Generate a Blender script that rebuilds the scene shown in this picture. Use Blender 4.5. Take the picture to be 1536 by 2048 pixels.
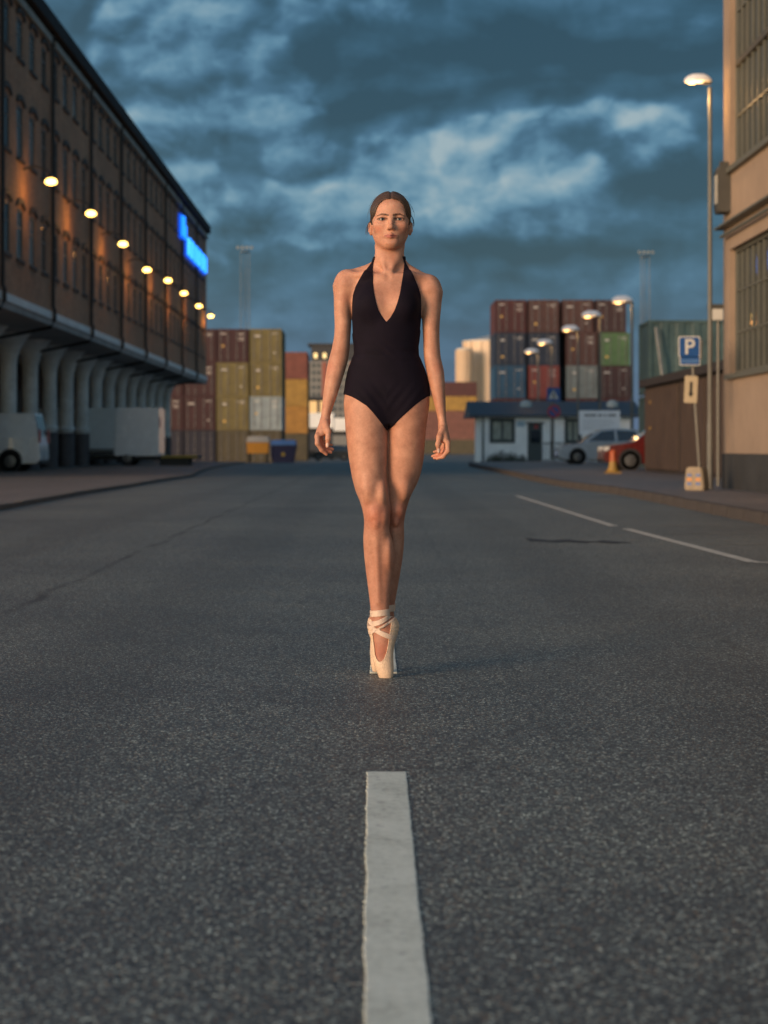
import bpy, bmesh, math, random
import numpy as np
from mathutils import Vector, Matrix

random.seed(7)
rng = np.random.default_rng(7)
for o in list(bpy.data.objects):
    bpy.data.objects.remove(o, do_unlink=True)
scene = bpy.context.scene
C = scene.collection
R = math.radians

# ------------------------------------------------------------------ camera
F_PX, VPX, HOR, CAM_Z = 3600.0, 745.0, 893.0, 0.862      # focal length / vanishing point in photo pixels, eye height in metres
cam_data = bpy.data.cameras.new('camera')
cam = bpy.data.objects.new('camera', cam_data)
C.objects.link(cam)
cam.location = (0, 0, CAM_Z)
cam.rotation_euler = (R(90), 0, 0)
cam_data.sensor_fit = 'VERTICAL'
cam_data.sensor_height = 36.0
cam_data.lens = F_PX / 2048 * 36.0
cam_data.shift_x = (768 - VPX) / 2048
cam_data.shift_y = -(1024 - HOR) / 2048
cam_data.clip_start = 0.05
cam_data.clip_end = 5000
cam_data.dof.use_dof = True
cam_data.dof.focus_distance = 6.74
cam_data.dof.aperture_fstop = 3.7
scene.camera = cam

# ------------------------------------------------------------------ world, sun, exposure
SUN_EL, SUN_AZ = R(10), R(46)      # azimuth: how far to the left of straight behind the camera
world = bpy.data.worlds.new('World'); scene.world = world
world.use_nodes = True
wt = world.node_tree; wt.nodes.clear()

class NT:
    """tiny helper for building node trees"""
    def __init__(self, tree): self.t = tree
    def n(self, kind, **kw):
        nd = self.t.nodes.new(kind)
        ins = kw.pop('i', {})
        for k, v in kw.items(): setattr(nd, k, v)
        for k, v in ins.items():
            s = nd.inputs[k]
            if isinstance(v, bpy.types.NodeSocket): self.t.links.new(v, s)
            else: s.default_value = v
        return nd
    def math(self, op, a, b=None, c=None, clamp=False):
        nd = self.t.nodes.new('ShaderNodeMath'); nd.operation = op; nd.use_clamp = clamp
        for k, v in enumerate((a, b, c)):
            if v is None: continue
            if isinstance(v, bpy.types.NodeSocket): self.t.links.new(v, nd.inputs[k])
            else: nd.inputs[k].default_value = v
        return nd.outputs[0]
    def vmath(self, op, a, b=None, out=0):
        nd = self.t.nodes.new('ShaderNodeVectorMath'); nd.operation = op
        for k, v in enumerate((a, b)):
            if v is None: continue
            if isinstance(v, bpy.types.NodeSocket): self.t.links.new(v, nd.inputs[k])
            else: nd.inputs[k].default_value = v
        return nd.outputs[out]
    def noise(self, vec, scale, detail=4, rough=0.55, dim='3D', dist=0.0):
        nd = self.n('ShaderNodeTexNoise', noise_dimensions=dim)
        if vec is not None: self.t.links.new(vec, nd.inputs['Vector'])
        nd.inputs['Scale'].default_value = scale; nd.inputs['Detail'].default_value = detail
        nd.inputs['Roughness'].default_value = rough; nd.inputs['Distortion'].default_value = dist
        return nd
    def ramp(self, fac, stops, interp='LINEAR'):
        nd = self.t.nodes.new('ShaderNodeValToRGB'); nd.color_ramp.interpolation = interp
        el = nd.color_ramp.elements
        while len(el) < len(stops): el.new(0.5)
        for e, (p, c) in zip(el, stops):
            e.position = p; e.color = (*c, 1) if len(c) == 3 else c
        if isinstance(fac, bpy.types.NodeSocket): self.t.links.new(fac, nd.inputs[0])
        return nd.outputs[0]
    def maprange(self, v, a, b, c, d, kind='SMOOTHSTEP'):
        nd = self.t.nodes.new('ShaderNodeMapRange'); nd.interpolation_type = kind
        self.t.links.new(v, nd.inputs[0])
        for k, x in zip((1, 2, 3, 4), (a, b, c, d)): nd.inputs[k].default_value = x
        return nd.outputs[0]
    def mix(self, fac, a, b, blend='MIX'):
        nd = self.t.nodes.new('ShaderNodeMix'); nd.data_type = 'RGBA'; nd.blend_type = blend
        for s, v in ((nd.inputs[0], fac), (nd.inputs[6], a), (nd.inputs[7], b)):
            if isinstance(v, bpy.types.NodeSocket): self.t.links.new(v, s)
            elif isinstance(v, tuple): s.default_value = (*v, 1) if len(v) == 3 else v
            else: s.default_value = v
        return nd.outputs[2]

W = NT(wt)
def sky_dir(px, py):
    return Vector(((px - VPX) / F_PX, 1, -(py - HOR) / F_PX)).normalized()
tc = W.n('ShaderNodeTexCoord')
d = tc.outputs['Generated']
nish = W.n('ShaderNodeTexSky', sky_type='NISHITA', sun_disc=False)
nish.sun_elevation = SUN_EL
nish.sun_rotation = R(180) + SUN_AZ
nish.air_density = 1.0; nish.dust_density = 0.3; nish.ozone_density = 1.0
# billowing storm clouds over the whole dome, heaped up where the photograph has its cloud banks
flat = W.vmath('MULTIPLY', d, (1.0, 1.0, 1.35))
n_big = W.noise(flat, 5.0, 5, 0.55, dist=0.3)
def billow(vec):          # rounded heaps upon heaps
    h_ = None
    for sc_, amp, dt in ((9.0, 0.62, 1), (21.0, 0.30, 1), (47.0, 0.16, 3)):
        nz_ = W.noise(vec, sc_, dt, 0.5)
        v = W.math('MULTIPLY', W.math('ABSOLUTE', W.math('SUBTRACT', nz_.outputs[0], 0.5)), 2.6 * amp)
        h_ = v if h_ is None else W.math('ADD', h_, v)
        if sc_ == 21.0: f = nz_
    return f, h_
warp = W.vmath('ADD', flat, W.vmath('MULTIPLY', W.vmath('SUBTRACT', n_big.outputs['Color'], (.5, .5, .5)), (.05, .05, .04)))
f_mid, h_mid = billow(warp)
f_sh, h_sh = billow(W.vmath('ADD', warp, (-0.0065, 0.0, 0.0095)))       # the same billows seen a little towards the light
n_str = W.noise(W.vmath('MULTIPLY', d, (1.0, 1.0, 5.0)), 7.0, 5, 0.6, dist=0.4)
off = W.vmath('SUBTRACT', f_mid.outputs['Color'], (0.5, 0.5, 0.5))
wob = W.vmath('ADD', d, W.vmath('MULTIPLY', off, (0.05, 0.05, 0.035)))
def blob(px, py, rx, rz, w, hard=0.0):
    c = sky_dir(px, py)
    q = W.vmath('MULTIPLY', W.vmath('SUBTRACT', wob, tuple(c)), (F_PX / rx, F_PX / rx, F_PX / rz))
    return W.maprange(W.vmath('LENGTH', q, out=1), hard, 1.0, w, 0.0)
def total(blobs):
    out = None
    for b in blobs:
        v = blob(*b); out = v if out is None else W.math('ADD', out, v)
    return out
heap = total([(380, 70, 300, 150, 1.0), (280, 140, 170, 100, .8), (500, 180, 320, 150, .75), (350, 330, 170, 100, .85), (610, 400, 190, 140, .95), (780, 400, 330, 150, .8),
              (900, 310, 300, 110, .9), (1060, 370, 260, 120, .8), (1230, 230, 380, 70, .6), (430, 480, 380, 130, .45), (640, 5, 300, 60, .6), (480, 260, 200, 90, .4), (250, 260, 160, 120, .5), (1300, 300, 260, 60, .35), (1200, 440, 350, 60, .35), (1380, 30, 200, 50, .4)])
dark = total([(850, 90, 480, 95, .22), (1250, 120, 400, 90, .24), (1080, 195, 300, 40, .14), (730, 215, 190, 60, .20), (420, 275, 150, 50, .14), (1330, 360, 260, 80, .22),
              (1130, 500, 460, 42, .15), (195, 60, 80, 120, .20), (490, 440, 110, 70, .11), (900, 470, 300, 40, .06)])
bright = total([(400, 70, 230, 110, .14), (900, 300, 240, 80, .24), (1050, 360, 180, 80, .14), (620, 380, 160, 100, .12), (1220, 225, 350, 45, .18), (290, 140, 150, 80, .10), (350, 310, 110, 60, .10), (760, 390, 250, 100, .07)])
relief = W.math('SUBTRACT', h_mid, h_sh)
mass = W.math('MULTIPLY_ADD', W.math('SUBTRACT', h_mid, 0.36), 1.0, heap)
cum = W.maprange(mass, 0.12, 0.40, 0.0, 1.0)
light = W.math('MULTIPLY_ADD', n_big.outputs[0], 0.40, 0.055)
light = W.math('MULTIPLY_ADD', W.math('SUBTRACT', n_str.outputs[0], 0.5), 0.50, light)
light = W.math('MULTIPLY_ADD', cum, 0.17, light)
light = W.math('MULTIPLY_ADD', W.math('MULTIPLY', relief, W.math('MULTIPLY_ADD', cum, 0.75, 0.55)), 1.25, light)
light = W.math('MULTIPLY_ADD', dark, -1.2, W.math('ADD', light, bright))
el = W.n('ShaderNodeSeparateXYZ', i={0: d}).outputs[2]
low = W.maprange(el, -0.02, 0.11, 1.0, 0.0)
cloud = W.ramp(light, [(0.08, (0.016, 0.052, 0.080)), (0.25, (0.028, 0.082, 0.128)), (0.40, (0.052, 0.128, 0.200)),
                       (0.54, (0.098, 0.205, 0.290)), (0.70, (0.180, 0.290, 0.360)), (0.92, (0.34, 0.40, 0.42))])
cloud = W.mix(W.math('MULTIPLY', low, 0.80), cloud, (0.062, 0.120, 0.250))
# the storm bank lies ahead; behind the camera, where the low sun stands, the cover thins out to clear evening sky
toward_sun = W.vmath('DOT_PRODUCT', d, (-math.sin(SUN_AZ), -math.cos(SUN_AZ), 0.0), out=1)
cover = W.maprange(toward_sun, -0.72, 0.72, 0.96, 0.14)
nish_dim = W.mix(1.0, nish.outputs[0], (0.15, 0.15, 0.15), 'MULTIPLY')
cloud = W.mix(1.0, cloud, (0.64, 0.72, 0.76), 'MULTIPLY')
skycol = W.mix(cover, nish_dim, cloud)
bg = W.n('ShaderNodeBackground', i={'Color': skycol, 'Strength': 1.0})
wo = W.n('ShaderNodeOutputWorld')
wt.links.new(bg.outputs[0], wo.inputs['Surface'])
world.cycles.sampling_method = 'MANUAL'; world.cycles.sample_map_resolution = 1024

sun_data = bpy.data.lights.new('sun', 'SUN')
sun_data.energy = 2.25; sun_data.color = (1.0, 0.66, 0.42); sun_data.angle = R(24)
sun = bpy.data.objects.new('sun', sun_data); C.objects.link(sun)
sdir = Vector((math.sin(SUN_AZ) * math.cos(SUN_EL), math.cos(SUN_AZ) * math.cos(SUN_EL), -math.sin(SUN_EL)))
sun.rotation_euler = sdir.to_track_quat('-Z', 'Y').to_euler()
sun.location = (-20, -20, 15)

vs = scene.view_settings
vs.view_transform = 'Standard'; vs.look = 'None'; vs.exposure = 0.55; vs.gamma = 1.0; vs.use_curve_mapping = False
scene.display_settings.display_device = 'sRGB'
scene.render.engine = 'CYCLES'
scene.cycles.use_denoising = True
scene.cycles.max_bounces = 6
scene.cycles.sample_clamp_indirect = 4.0

# ------------------------------------------------------------------ helpers
def at(px, py, Y):
    """photo pixel + distance -> world point"""
    return Vector(((px - VPX) * Y / F_PX, Y, CAM_Z - (py - HOR) * Y / F_PX))
def gx(px, Y): return (px - VPX) * Y / F_PX
def gz(Y):                       # the yard drops a little towards the container stacks
    return -0.48 * min(1, max(0, (Y - 95) / 37))

class MB:
    def __init__(self): self.v = []; self.f = []; self.m = []
    def quad(self, a, b, c, d, mi=0):
        k = len(self.v); self.v += [tuple(a), tuple(b), tuple(c), tuple(d)]; self.f.append((k, k+1, k+2, k+3)); self.m.append(mi)
    def poly(self, pts, mi=0):
        k = len(self.v); self.v += [tuple(p) for p in pts]; self.f.append(tuple(range(k, k+len(pts)))); self.m.append(mi)
    def box(self, x0, x1, y0, y1, z0, z1, mi=0):
        k = len(self.v)
        self.v += [(x, y, z) for z in (z0, z1) for y in (y0, y1) for x in (x0, x1)]
        for q in ((0, 2, 3, 1), (4, 5, 7, 6), (0, 1, 5, 4), (2, 6, 7, 3), (0, 4, 6, 2), (1, 3, 7, 5)):
            self.f.append(tuple(k + i for i in q)); self.m.append(mi)
        return self
    def tube(self, pts, r, n=8, cap=True, mi=0):
        pts = [Vector(p) for p in pts]; rs = r if isinstance(r, (list, tuple)) else [r] * len(pts)
        k0 = len(self.v)
        for i, p in enumerate(pts):
            t = (pts[min(i+1, len(pts)-1)] - pts[max(i-1, 0)]).normalized()
            a = t.cross(Vector((0, 0, 1)) if abs(t.z) < 0.9 else Vector((1, 0, 0))).normalized(); b = t.cross(a)
            for j in range(n):
                w = 2 * math.pi * j / n
                self.v.append(tuple(p + (a * math.cos(w) + b * math.sin(w)) * rs[i]))
        for i in range(len(pts) - 1):
            for j in range(n):
                self.f.append((k0+i*n+j, k0+i*n+(j+1) % n, k0+(i+1)*n+(j+1) % n, k0+(i+1)*n+j)); self.m.append(mi)
        if cap:
            self.f.append(tuple(k0+j for j in reversed(range(n)))); self.m.append(mi)
            e = k0 + (len(pts)-1)*n; self.f.append(tuple(e+j for j in range(n))); self.m.append(mi)
        return self
    def lathe(self, prof, cx=0, cy=0, cz=0, n=20, axis='z', mi=0, sx=1, sy=1):
        k0 = len(self.v)
        for r_, h in prof:
            for j in range(n):
                w = 2*math.pi*j/n; a, b = r_*math.cos(w)*sx, r_*math.sin(w)*sy
                self.v.append({'z': (cx+a, cy+b, cz+h), 'y': (cx+a, cy+h, cz+b), 'x': (cx+h, cy+a, cz+b)}[axis])
        for i in range(len(prof)-1):
            for j in range(n):
                self.f.append((k0+i*n+j, k0+i*n+(j+1) % n, k0+(i+1)*n+(j+1) % n, k0+(i+1)*n+j)); self.m.append(mi)
        self.f.append(tuple(k0+j for j in reversed(range(n)))); self.m.append(mi)
        e = k0+(len(prof)-1)*n; self.f.append(tuple(e+j for j in range(n))); self.m.append(mi)
        return self
    def prism(self, prof, a0, a1, plane='xz', mi=0):
        """outline in a plane, extruded along the third axis"""
        def P(p, a): return {'xz': (p[0], a, p[1]), 'yz': (a, p[0], p[1]), 'xy': (p[0], p[1], a)}[plane]
        n = len(prof); k = len(self.v)
        self.v += [P(p, a0) for p in prof] + [P(p, a1) for p in prof]
        self.f.append(tuple(k+i for i in range(n))); self.f.append(tuple(k+n+i for i in reversed(range(n)))); self.m += [mi, mi]
        for i in range(n):
            j = (i+1) % n; self.f.append((k+i, k+n+i, k+n+j, k+j)); self.m.append(mi)
        return self
    def mesh(self, name, mats, smooth=False, bevel=0.0, recalc=True):
        me = bpy.data.meshes.new(name); me.from_pydata(self.v, [], self.f)
        mats = mats if isinstance(mats, (list, tuple)) else [mats]
        for m_ in mats: me.materials.append(m_)
        me.polygons.foreach_set('material_index', self.m)
        if recalc or bevel:
            bm = bmesh.new(); bm.from_mesh(me)
            if recalc: bmesh.ops.recalc_face_normals(bm, faces=bm.faces)
            if bevel:
                es = [e for e in bm.edges if len(e.link_faces) == 2 and e.calc_face_angle(0) > 0.6]
                bmesh.ops.bevel(bm, geom=es, offset=bevel, segments=2, affect='EDGES', clamp_overlap=True)
            bm.to_mesh(me); bm.free()
        if smooth:
            me.polygons.foreach_set('use_smooth', [True]*len(me.polygons))
        me.update(); return me
    def obj(self, name, mats, parent=None, smooth=False, bevel=0.0, loc=None, recalc=True):
        return add(name, self.mesh(name, mats, smooth, bevel, recalc), parent, loc)

def add(name, data, parent=None, loc=None):
    o = bpy.data.objects.new(name, data); C.objects.link(o)
    if loc is not None: o.location = loc
    if parent is not None: o.parent = parent
    return o
def tag(o, label=None, cat=None, group=None, kind=None):
    if label: o['label'] = label
    if cat: o['category'] = cat
    if group: o['group'] = group
    if kind: o['kind'] = kind
    return o
def thing(name, label, cat, loc=(0, 0, 0), rz=0, group=None):
    o = bpy.data.objects.new(name, None); C.objects.link(o)
    o.location = loc; o.rotation_euler = (0, 0, rz); o.empty_display_size = 0.2
    return tag(o, label, cat, group)
def smooth_by_angle(o, ang=0.7):
    bm = bmesh.new(); bm.from_mesh(o.data)
    for f_ in bm.faces: f_.smooth = True
    for e in bm.edges:
        if len(e.link_faces) == 2 and e.calc_face_angle(0) > ang: e.smooth = False
    bm.to_mesh(o.data); bm.free(); return o

# ------------------------------------------------------------------ materials
MATS = {}
def mat(name, col, rough=0.6, metal=0.0, var=0.12, scale=3.0, bump=0.0, bscale=60.0, spec=0.5, emit=None, estr=0.0, coat=0.0):
    if name in MATS: return MATS[name]
    m = bpy.data.materials.new(name); m.use_nodes = True
    t = NT(m.node_tree); b = m.node_tree.nodes['Principled BSDF']
    co = t.n('ShaderNodeTexCoord').outputs['Object']
    if var > 0:
        nz = t.noise(co, scale, 5, 0.6)
        nz2 = t.noise(co, scale * 6.3, 4, 0.6)
        f = t.math('ADD', t.math('MULTIPLY', nz.outputs[0], 0.65), t.math('MULTIPLY', nz2.outputs[0], 0.35))
        lo = tuple(c * (1 - var * 1.6) for c in col); hi = tuple(min(1, c * (1 + var * 1.6)) for c in col)
        m.node_tree.links.new(t.ramp(f, [(0.3, lo), (0.7, hi)]), b.inputs['Base Color'])
        m.node_tree.links.new(t.math('MULTIPLY_ADD', nz.outputs[0], 0.25, max(0.02, rough - 0.12)), b.inputs['Roughness'])
    else:
        b.inputs['Base Color'].default_value = (*col, 1); b.inputs['Roughness'].default_value = rough
    b.inputs['Metallic'].default_value = metal; b.inputs['Specular IOR Level'].default_value = spec
    b.inputs['Coat Weight'].default_value = coat
    if bump > 0:
        nb = t.noise(co, bscale, 4, 0.6)
        bp = t.n('ShaderNodeBump', i={'Strength': bump, 'Distance': 0.02, 'Height': nb.outputs[0]})
        m.node_tree.links.new(bp.outputs[0], b.inputs['Normal'])
    if emit:
        b.inputs['Emission Color'].default_value = (*emit, 1); b.inputs['Emission Strength'].default_value = estr
    MATS[name] = m; return m
# ------------------------------------------------------------------ ground, road, pavements, markings
def asphalt(name, base, warm=0.0, joints=True):
    m = bpy.data.materials.new(name); m.use_nodes = True
    t = NT(m.node_tree); b = m.node_tree.nodes['Principled BSDF']; L = m.node_tree.links
    co = t.n('ShaderNodeTexCoord').outputs['Object']
    sep = t.n('ShaderNodeSeparateXYZ', i={0: co})
    flat2 = t.n('ShaderNodeCombineXYZ', i={0: sep.outputs[0], 1: sep.outputs[1], 2: 0.0}).outputs[0]
    wobv = t.vmath('ADD', flat2, t.vmath('MULTIPLY', t.vmath('SUBTRACT', t.noise(flat2, 160, 2).outputs['Color'], (.5, .5, .5)), (.004, .004, 0)))
    v1 = t.n('ShaderNodeTexVoronoi', feature='F1', i={'Vector': wobv, 'Scale': 138.0, 'Randomness': 1.0})
    v2 = t.n('ShaderNodeTexVoronoi', feature='F1', i={'Vector': wobv, 'Scale': 300.0, 'Randomness': 1.0})
    big = t.noise(flat2, .35, 5, .6); mid = t.noise(flat2, 2.3, 5, .62); fine = t.noise(flat2, 38, 4, .6)
    stone = t.n('ShaderNodeSeparateColor', i={0: v1.outputs['Color']})
    # stones of different greys, a few pale, tan or rust ones, tar between them
    sc = t.ramp(stone.outputs[0], [(0, (.34, .36, .40)), (.45, (.58, .60, .63)), (.70, (.95, .95, .92)), (.86, (1.7, 1.66, 1.55)), (.95, (2.9, 2.75, 2.4)), (1, (4.2, 4.0, 3.6))])
    sc = t.mix(t.math('MULTIPLY', t.math('GREATER_THAN', stone.outputs[1], .93), .6), sc, (2.0, 1.2, .8))
    tar = t.maprange(v1.outputs['Distance'], .25, .75, 1.0, .35)
    small = t.ramp(t.n('ShaderNodeSeparateColor', i={0: v2.outputs['Color']}).outputs[0], [(0, (.55, .55, .58)), (1, (1.4, 1.38, 1.35))])
    col = t.mix(1.0, t.mix(1.0, sc, small, 'MULTIPLY'), tar, 'MULTIPLY')
    wear = t.math('ADD', t.math('MULTIPLY', big.outputs[0], .9), t.math('MULTIPLY', mid.outputs[0], .45))
    wcol = t.ramp(wear, [(.45, (.66, .68, .72)), (.68, (1.0, 1.0, 1.0)), (.92, (1.38, 1.34, 1.27))])
    col = t.mix(1.0, t.mix(1.0, col, wcol, 'MULTIPLY'), base, 'MULTIPLY')
    if joints:
        jw = t.math('MULTIPLY', t.math('SUBTRACT', t.noise(flat2, .9, 3).outputs[0], .5), .22)
        jw2 = t.math('MULTIPLY', t.math('SUBTRACT', t.noise(flat2, 7, 3).outputs[0], .5), .05)
        patchy = t.maprange(t.noise(flat2, 1.1, 3).outputs[0], .38, .6, .15, 1.0)
        def joint(axis, pos, w, dark):
            q = t.math('ABSOLUTE', t.math('SUBTRACT', t.math('ADD', t.math('ADD', sep.outputs[axis], jw), jw2), pos))
            return t.math('MULTIPLY', t.maprange(q, w * .3, w, dark, 0.0), patchy)
        j = joint(0, -1.9, .045, .8)
        for a in ((0, 1.55, .05, .35), (1, 11.5, .045, .38), (0, 0.55, .02, .25), (1, 21.0, .07, .3)): j = t.math('MAXIMUM', j, joint(*a))
        # wheel tracks, faintly polished darker
        for pos, w in ((1.28, .42), (-1.05, .45), (-3.0, .4)):
            q = t.math('ABSOLUTE', t.math('SUBTRACT', t.math('ADD', sep.outputs[0], jw), pos))
            j = t.math('MAXIMUM', j, t.maprange(q, w * .35, w, .20, 0.0))
        # hairline cracks wandering over parts of the surface, and a few oil stains
        cv = t.vmath('ADD', flat2, t.vmath('MULTIPLY', t.vmath('SUBTRACT', t.noise(flat2, 3.0, 4, .65).outputs['Color'], (.5, .5, .5)), (.5, .5, 0)))
        ck = t.n('ShaderNodeTexVoronoi', feature='DISTANCE_TO_EDGE', voronoi_dimensions='2D', i={'Vector': cv, 'Scale': .38})
        cm = t.maprange(big.outputs[0], .44, .54, 0.0, 1.0)
        j = t.math('MAXIMUM', j, t.math('MULTIPLY', t.maprange(ck.outputs['Distance'], .001, .006, .5, 0.0), cm))
        st_ = t.maprange(t.noise(flat2, .8, 3, .5).outputs[0], .64, .74, 0.0, .34)
        j = t.math('MAXIMUM', j, st_)
        col = t.mix(j, col, (.016, .018, .018))
    L.new(col, b.inputs['Base Color'])
    L.new(t.math('MULTIPLY_ADD', mid.outputs[0], .25, .56), b.inputs['Roughness'])
    b.inputs['Specular IOR Level'].default_value = .5
    b.inputs['Coat Weight'].default_value = .34; b.inputs['Coat Roughness'].default_value = .52; b.inputs['Coat IOR'].default_value = 1.5
    hgt = t.math('ADD', t.math('MULTIPLY', t.math('SUBTRACT', 1.0, v1.outputs['Distance']), 1.0), t.math('MULTIPLY', stone.outputs[2], .55))
    hgt = t.math('MULTIPLY_ADD', fine.outputs[0], .5, hgt)
    L.new(t.n('ShaderNodeBump', i={'Strength': .6, 'Distance': .004, 'Height': hgt}).outputs[0], b.inputs['Normal'])
    return m
M_road = asphalt('worn_asphalt', (.182, .211, .200))
M_yard = asphalt('yard_asphalt', (.165, .176, .170), joints=False)
M_pave = asphalt('pavement_asphalt', (.23, .205, .195), joints=False)
M_kerb = mat('granite_kerb', (.062, .052, .046), .75, var=.2, scale=4, bump=.3, bscale=40)

def strip(name, x0, x1, ys, z=0.0, m=M_road, kind='structure', side=0.0):
    b = MB()
    for a, c in zip(ys[:-1], ys[1:]):
        b.quad((x0, a, gz(a) + z), (x1, a, gz(a) + z), (x1, c, gz(c) + z), (x0, c, gz(c) + z))
    return tag(b.obj(name, m, recalc=False), kind=kind)
YS = [-30, 0, 20, 50, 80, 95, 101, 107, 113, 119, 125, 132, 200, 400, 900, 3500]
strip('ground', -1500, 1500, YS, -.02, M_yard)
strip('road', -14, 30, [-30, -10, 0, 5, 10, 15, 20, 30, 40, 60, 80, 95, 101, 107, 113, 119, 125, 132, 150], -.0)
PZ_L = .06
# left pavement in front of the warehouse, right pavement with the signs: kerb stones along both
def pavement(name, pts, z=.12):
    b = MB(); b.poly([(x, y, z) for x, y in pts]); return tag(b.obj(name, M_pave, recalc=False), kind='structure')
left_edge = [(-5.0, 4), (-5.05, 22), (-5.25, 32), (-5.2, 38), (-5.25, 44.8), (-5.15, 51), (-5.5, 56), (-6.0, 64), (-6.4, 75), (-6.6, 92)]
pavement('pavement', left_edge + [(-6.6, 95), (-24, 95), (-24, 4)], PZ_L)
right_edge = [(4.3, -2), (4.35, 19.8), (4.4, 26), (4.45, 32), (4.1, 37.8), (4.05, 46.3), (4.2, 59.7), (4.25, 78), (4.5, 83), (5.3, 87), (7.0, 89.5), (9.5, 90.5)]
pavement('pavement', [(30, -2)] + right_edge + [(30, 90.5)])
def kerb(edge, dz, M_kerb):
    par = None
    P = [Vector((x, y, 0)) for x, y in edge]
    root = thing('kerb', None, None); root['kind'] = 'structure'
    me_cache = {}
    for a, c in zip(P[:-1], P[1:]):
        L_ = (c - a).length; n = max(1, round(L_ / 1.0)); t_ = (c - a) / n
        for i in range(n):
            p = a + t_ * i; l = t_.length - .012
            key = round(l, 2)
            if key not in me_cache:
                me_cache[key] = MB().box(-.06, .08, 0, l, -.05, .132).mesh('kerb_stone', M_kerb, bevel=.012)
            o = add('kerb_stone', me_cache[key], root, (p.x, p.y, dz + random.uniform(-.004, .004)))
            o.rotation_euler = (0, 0, math.atan2(-t_.x, t_.y))
kerb(left_edge, PZ_L - .12, mat('pale_kerb', (.12, .11, .10), .75, var=.2, scale=4)); kerb(right_edge, 0, M_kerb)

M_paint = bpy.data.materials.new('thermoplastic_white'); M_paint.use_nodes = True
t = NT(M_paint.node_tree); b = M_paint.node_tree.nodes['Principled BSDF']
co = t.n('ShaderNodeTexCoord').outputs['Object']
n1 = t.noise(co, 6, 5, .6); n2 = t.noise(co, 55, 4, .65); n3 = t.noise(co, 420, 3, .6)
f = t.math('ADD', t.math('MULTIPLY', n1.outputs[0], .5), t.math('MULTIPLY', n2.outputs[0], .5))
pc = t.ramp(f, [(.34, (.42, .43, .36)), (.45, (.66, .68, .57)), (.56, (.78, .80, .68)), (.7, (.84, .85, .73))])
spots = t.math('MAXIMUM', t.maprange(t.noise(co, 30, 3, .5).outputs[0], .64, .72, 0, .55), t.maprange(t.noise(co, 150, 3, .6).outputs[0], .70, .76, 0, .8))
pc = t.mix(spots, pc, (.30, .295, .27))
M_paint.node_tree.links.new(pc, b.inputs['Base Color']); b.inputs['Roughness'].default_value = .62
hh = t.math('ADD', t.math('MULTIPLY', n2.outputs[0], 1.5), n3.outputs[0])
M_paint.node_tree.links.new(t.n('ShaderNodeBump', i={'Strength': .35, 'Distance': .002, 'Height': hh}).outputs[0], b.inputs['Normal'])
M_paint_old = mat('worn_paint', (.24, .245, .22), .7, var=.4, scale=6)

def painted_bar(name, x_c, w, y0, y1, z=.0012, h=.0012, m=M_paint, step=.012, rough=(.0022, .0012), along='y'):
    n = max(2, int((y1 - y0) / step))
    bl = MB(); prev = None
    def edge(amp, seed):
        r_ = random.Random(seed); a = [r_.gauss(0, 1) for _ in range(n + 9)]
        fine_ = [r_.gauss(0, 1) for _ in range(n + 9)]
        return [amp * (0.6 * sum(a[max(0, i-14):i+15]) / math.sqrt(29) + .55 * fine_[i]) for i in range(n + 1)]
    el_, er = edge(rough[0], hash((y0, 1)) % 999), edge(rough[1], hash((y0, 2)) % 999)
    for i in range(n + 1):
        y = y0 + (y1 - y0) * i / n
        lx, rx = x_c - w/2 + el_[i], x_c + w/2 + er[i]
        bv = .0025
        cur = [(lx, y, z-.004), (lx + bv*.4, y, z + h*.7), (lx + bv*1.6, y, z + h), (rx - bv*1.6, y, z + h), (rx - bv*.4, y, z + h*.7), (rx, y, z-.004)]
        if along == 'x': cur = [(p[1], p[0], p[2]) for p in cur]
        if prev:
            for a in range(5): bl.quad(prev[a], prev[a+1], cur[a+1], cur[a])
        else: bl.poly(cur[::-1])
        prev = cur
    bl.poly(prev)
    return tag(bl.obj(name, m, recalc=True), kind='structure')
dash_end = .862 * F_PX / (1545 - HOR)
painted_bar('lane_dash', .0372, .1035, dash_end - 3.4, dash_end, step=.006)
d2 = .862 * F_PX / (1346.5 - HOR)
painted_bar('lane_dash', .0430, .1035, d2, d2 + 3.0, step=.01)
for k_ in range(1, 12):
    painted_bar('lane_dash', .043, .1035, d2 + 5.1*k_, d2 + 5.1*k_ + 3.0, step=.15, m=M_paint)
# parking bay markings on the right
def flat_line(name, a, b_, w, m=M_paint_old, z=.004):
    a, b_ = Vector((*a, 0)), Vector((*b_, 0)); n_ = (b_ - a).normalized().cross(Vector((0, 0, 1))) * w / 2
    q = MB(); k0 = max(2, int((b_ - a).length / .25)); pts = [a.lerp(b_, i / k0) for i in range(k0 + 1)]
    for p, r_ in zip(pts[:-1], pts[1:]): q.quad(p - n_ + Vector((0, 0, z)), p + n_ + Vector((0, 0, z)), r_ + n_ + Vector((0, 0, z)), r_ - n_ + Vector((0, 0, z)))
    return tag(q.obj(name, m, recalc=True), kind='structure')
def gpt(px, py):
    Y = CAM_Z * F_PX / (py - HOR); return (gx(px, Y), Y)
M_line = mat('white_road_paint', (.52, .50, .43), .65, var=.22, scale=8)
flat_line('parking_line', gpt(1034, 992), gpt(1228, 1053), .10, M_line)
flat_line('parking_line', gpt(1252, 1058), gpt(1508, 1125), .10, M_line)
flat_line('parking_line', gpt(1508, 1125.5), (4.2, gpt(1508, 1125)[1] - .25), .10, M_line)
for py in (1088, 1066, 1052): 
    a = gpt(1400, py); flat_line('bay_line', (2.95, a[1]), (4.2, a[1] - .1), .09, M_paint_old)
M_dark_patch = mat('dark_patch_sheet', (.022, .023, .026), .55, var=.3, scale=6, bump=.4, bscale=200)
q = MB(); pp = []
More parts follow.
